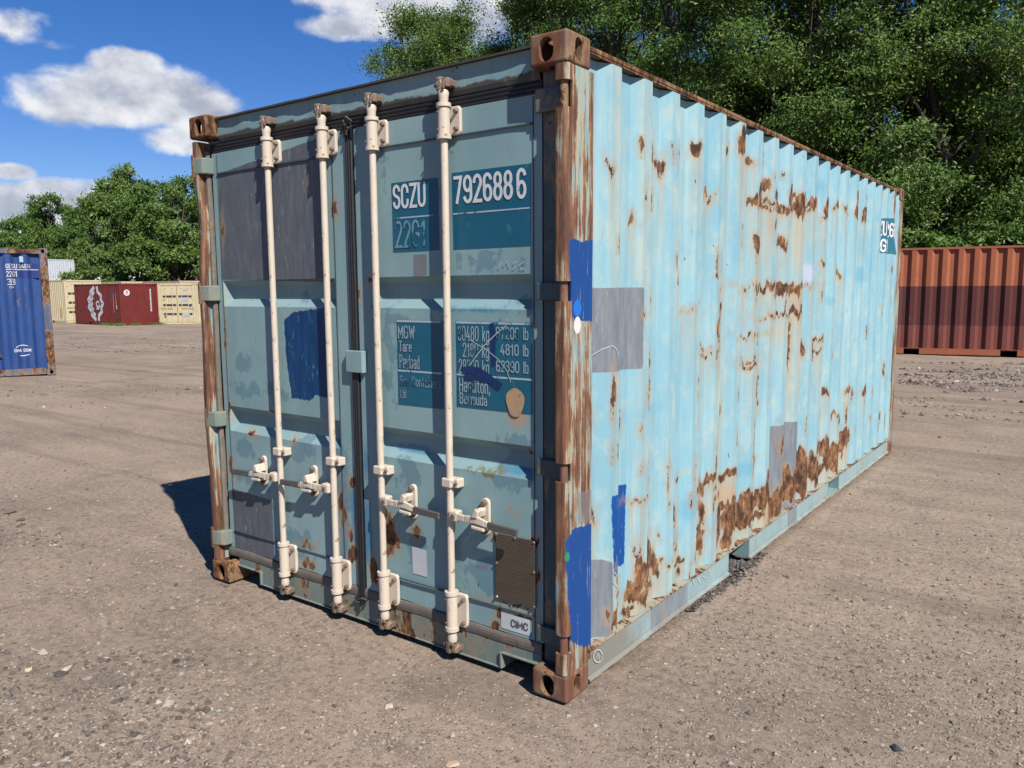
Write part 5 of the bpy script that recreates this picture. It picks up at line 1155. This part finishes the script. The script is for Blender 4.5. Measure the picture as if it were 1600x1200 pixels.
# (pixel column, depth, variant, width scale, height scale, leaf, label)
RT = [
 (1640, 26.5, 'b', 1.0, 1.02, 'leafA', 'big leafy tree at the right edge of the photo above the terracotta container'),
 (1530, 29.5, 'e', 1.05, 1.05, 'leafB', 'thin crowned tree with sky showing through, second from the right edge'),
 (1450, 28.0, 'a', .92, 1.05, 'leafA', 'leafy tree rising behind the far corner of the light blue container'),
 (1350, 29.0, 'c', 1.05, 1.10, 'leafB', 'fresh green tree above the far end of the light blue container roof'),
 (1250, 30.5, 'b', .95, 1.0, 'leafA', 'broad dark green tree above the far third of the container roof'),
 (1150, 32.0, 'a', 1.0, 1.05, 'leafB', 'bright green tree above the middle of the long container roof'),
 (1060, 33.5, 'c', 1.10, 1.15, 'leafA', 'dark crowned tree above the near half of the long container roof'),
 (965, 35.0, 'b', .92, 1.05, 'leafA', 'tall tree directly right of the top corner casting'),
 (880, 37.0, 'a', .95, 1.12, 'leafA', 'tall dark tree directly behind the top corner casting'),
 (812, 39.0, 'c', .85, 1.16, 'leafA', 'narrow tall tree just left of the top corner casting against the cloud'),
 (735, 41.5, 'b', .90, .98, 'leafB', 'lighter green tree over the doors, right of the smallest visible crown'),
 (665, 43.5, 'b', .88, 1.02, 'leafB', 'rounded tree crown showing over the door header near the cloud'),
 (612, 44.5, 'c', .62, .88, 'leafB', 'small tree crown at the left end of the trees over the door header'),
 (1585, 34.5, 'a', 1.1, 1.1, 'leafA', 'dark tree in the second rank near the right edge'), (1490, 36.0, 'c', 1.1, 1.2, 'leafA', 'dark tree in the second rank behind the thin crowned tree'), (1400, 37.5, 'b', 1.05, 1.15, 'leafA', 'dark tree in the second rank behind the far end of the container'),
 (1300, 38.5, 'a', 1.1, 1.2, 'leafA', 'dark tree in the second rank above the far third of the roof'), (1200, 40.0, 'b', 1.1, 1.15, 'leafA', 'dark tree in the second rank above the middle of the roof'), (1105, 41.5, 'c', 1.2, 1.25, 'leafA', 'dark tree in the second rank above the near half of the roof'), (1010, 43.0, 'a', 1.1, 1.2, 'leafA', 'dark tree in the second rank right of the top corner casting'), (920, 45.0, 'b', 1.05, 1.15, 'leafA', 'dark tree in the second rank behind the top corner casting'), (845, 49.0, 'a', 1.0, 1.25, 'leafA', 'dark tree in the second rank left of the top corner casting')]
for (px, D, v, sx, sz_, lm, lab) in RT:
    p = ground_at(px, D); make_tree('broadleaf_tree', v, lm, (p[0], p[1], float(gz(p[0], p[1]))), (sx*1.04, sx*1.04, sz_), rg.uniform(0, 6.28), lab, 'tree', GR)
for (px, D, s_, lab) in ((1400, 25.0, .95, 'low bush behind the left end of the terracotta container'), (1470, 25.6, .9, 'low bush in the gap below the thin crowned tree'), (1540, 25.2, 1.0, 'low bush behind the right half of the terracotta container'), (1620, 25.8, 1.1, 'low bush at the right edge behind the terracotta container'), (1340, 25.8, 1.0, 'low bush hidden beyond the far corner of the light blue container')):
    p = ground_at(px, D); make_tree('bush', 's', 'leafA', (p[0], p[1], -.1), (s_, s_, s_), rg.uniform(0, 6.28), lab, 'bush', 'bushes under the woodland edge')
LT = [
 (300, 75, 'g', .95, 0.90, 'leafB', 'tree beside the left door post above the cream doors'), (318, 83, 'f', 1.0, 1.14, 'leafA', 'dark tall tree just left of the container door post'), (262, 81, 'f', .95, 1.08, 'leafA', 'tree right of the tallest tree of the left woodland'), (228, 85, 'g', .85, 1.17, 'leafB', 'tallest tree of the left woodland, with a rounded top'), (192, 85, 'f', .85, 1.16, 'leafB', 'tree on the left shoulder of the tallest tree'),
 (160, 93, 'g', .9, 0.94, 'leafA', 'tree above the left end of the maroon container roof'), (128, 97, 'f', .85, 1.04, 'leafA', 'tree above the stacked pale grey container'), (100, 93, 'f', .72, 1.11, 'leafA', 'small open crowned tree standing above its neighbours at the left'), (74, 101, 'g', .85, 0.96, 'leafA', 'tree behind the right corner of the blue container'), (45, 107, 'f', .95, 0.97, 'leafA', 'tree above the middle of the blue container'), (15, 109, 'g', .95, 0.87, 'leafA', 'tree above the left part of the blue container'), (-15, 107, 'f', 1.0, 0.90, 'leafA', 'tree cut by the left edge of the photo')]
for (px, D, v, sx, sz_, lm, lab) in LT:
    p = ground_at(px, D); make_tree('broadleaf_tree', v, lm, (p[0], p[1], -.45), (sx, sx, sz_), rg.uniform(0, 6.28), lab, 'tree', GL)
for (px, D, s_, lab) in ((285, 72, 1.45, 'large rounded bush above the cream doors'), (245, 73, 1.40, 'large rounded bush above the right end of the maroon container'), (205, 75, 1.25, 'large bush above the middle of the maroon container'), (165, 77, 1.25, 'bush above the left end of the maroon container'), (125, 87, 1.4, 'bush right of the stacked pale grey container'), (318, 71, 1.3, 'large bush beside the left door post')):
    p = ground_at(px, D); make_tree('bush', 's', 'leafB', (p[0], p[1], -.4), (s_*1.3, s_*1.3, s_*1.25), rg.uniform(0, 6.28), lab, 'bush', 'bushes behind the far row of containers')

# ------------------------------------------------------------------ single stones that stand out
ST = [(608, 1098, .021, (.60, .50, .42), 'pale angular stone in front of the second locking bar from the right'), (706, 1187, .024, (.58, .42, .30), 'tan stone at the bottom edge of the photo'), (1254, 526, .09, (.50, .38, .26), 'tan flat stone on the dirt right of the far end of the container'), (1400, 1172, .022, (.05, .05, .05), 'black lump of tar at the bottom right'),
      (275, 1030, .022, (.06, .06, .06), 'dark flat stone left of the near door corner'), (342, 1110, .014, (.36, .44, .44), 'small bluish stone in the lower left'), (328, 1109, .014, (.52, .42, .34), 'small tan stone beside the bluish one'), (96, 1050, .030, (.085, .075, .068), 'dark stone in the heap at the lower left'), (44, 1043, .018, (.56, .44, .32), 'orange tan stone at the lower left'), (76, 797, .030, (.50, .40, .26), 'yellowish flat stone halfway up the left edge'), (930, 1130, .010, (.5, .45, .4), 'small pale stone right of the bottom corner casting')]
for (px, py, r, c, lab) in ST:
    p = onz(px, py, 0.0); b = bmesh.new(); bmesh.ops.create_icosphere(b, subdivisions=3, radius=r)
    rs = np.random.default_rng(px)
    off = rs.uniform(0, 20, 3); fl = rs.uniform(.35, .65); st_ = rs.uniform(.7, 1.2)
    pl_ = [(Vector(rs.normal(size=3)).normalized(), r*rs.uniform(.55, .85)) for _ in range(9)]
    for v in b.verts:
        for nn, dd_ in pl_:
            q = v.co.dot(nn)
            if q > dd_: v.co -= nn*(q-dd_)*.92
        v.co *= 1+.12*(float(vnoise(v.co.x/r+off[0], v.co.y/r+v.co.z/r+off[1], 1.6, 3, 3))-.5); v.co.z *= fl; v.co.x *= st_
    me = bpy.data.meshes.new('stone'); b.to_mesh(me); b.free(); mt = plain('stone_'+str(px), c, .85, .3, 60, .4); me.materials.append(mt)
    o = bpy.data.objects.new('stone', me); COL.objects.link(o); o.location = (p[0], p[1], float(gz(p[0], p[1]))+r*fl*.35); o.rotation_euler = (0, 0, rs.uniform(0, 6)); tag(o, lab, 'stone')

# weeds along the foot of the maroon container
rg = np.random.default_rng(77); n = 2600; u = rg.uniform(150, 262, n)**1.0; P = np.array([atdepth(q, 509, 48.6+1.9*max(0, (q-190)/60)+3.0*max(0, (190-q)/71)) for q in u]); keep = vnoise(u*.1, u*0, 1.6, 5, 2) > .45; P = P[keep]; n = len(P)
P[:, :2] += rg.normal(0, .12, (n, 2)); P[:, 2] = gz(P[:, 0], P[:, 1]); hgt = rg.uniform(.05, .22, n)[:, None]; a = rg.uniform(0, 6.28, n); side = np.stack([np.cos(a), np.sin(a), 0*a], 1)*.016; lean = rg.normal(0, .06, (n, 3)); lean[:, 2] = 0
co = np.stack([P-side, P+side, P+lean+np.array([0, 0, 1.])*hgt], 1); o = bpy.data.objects.new('weeds', tri_soup('weeds', co, 3, M['leafB'], {'tone': rg.uniform(0, 1, n)})); COL.objects.link(o); tag(o, 'short green weeds along the foot of the maroon container', 'weeds', kind='stuff')
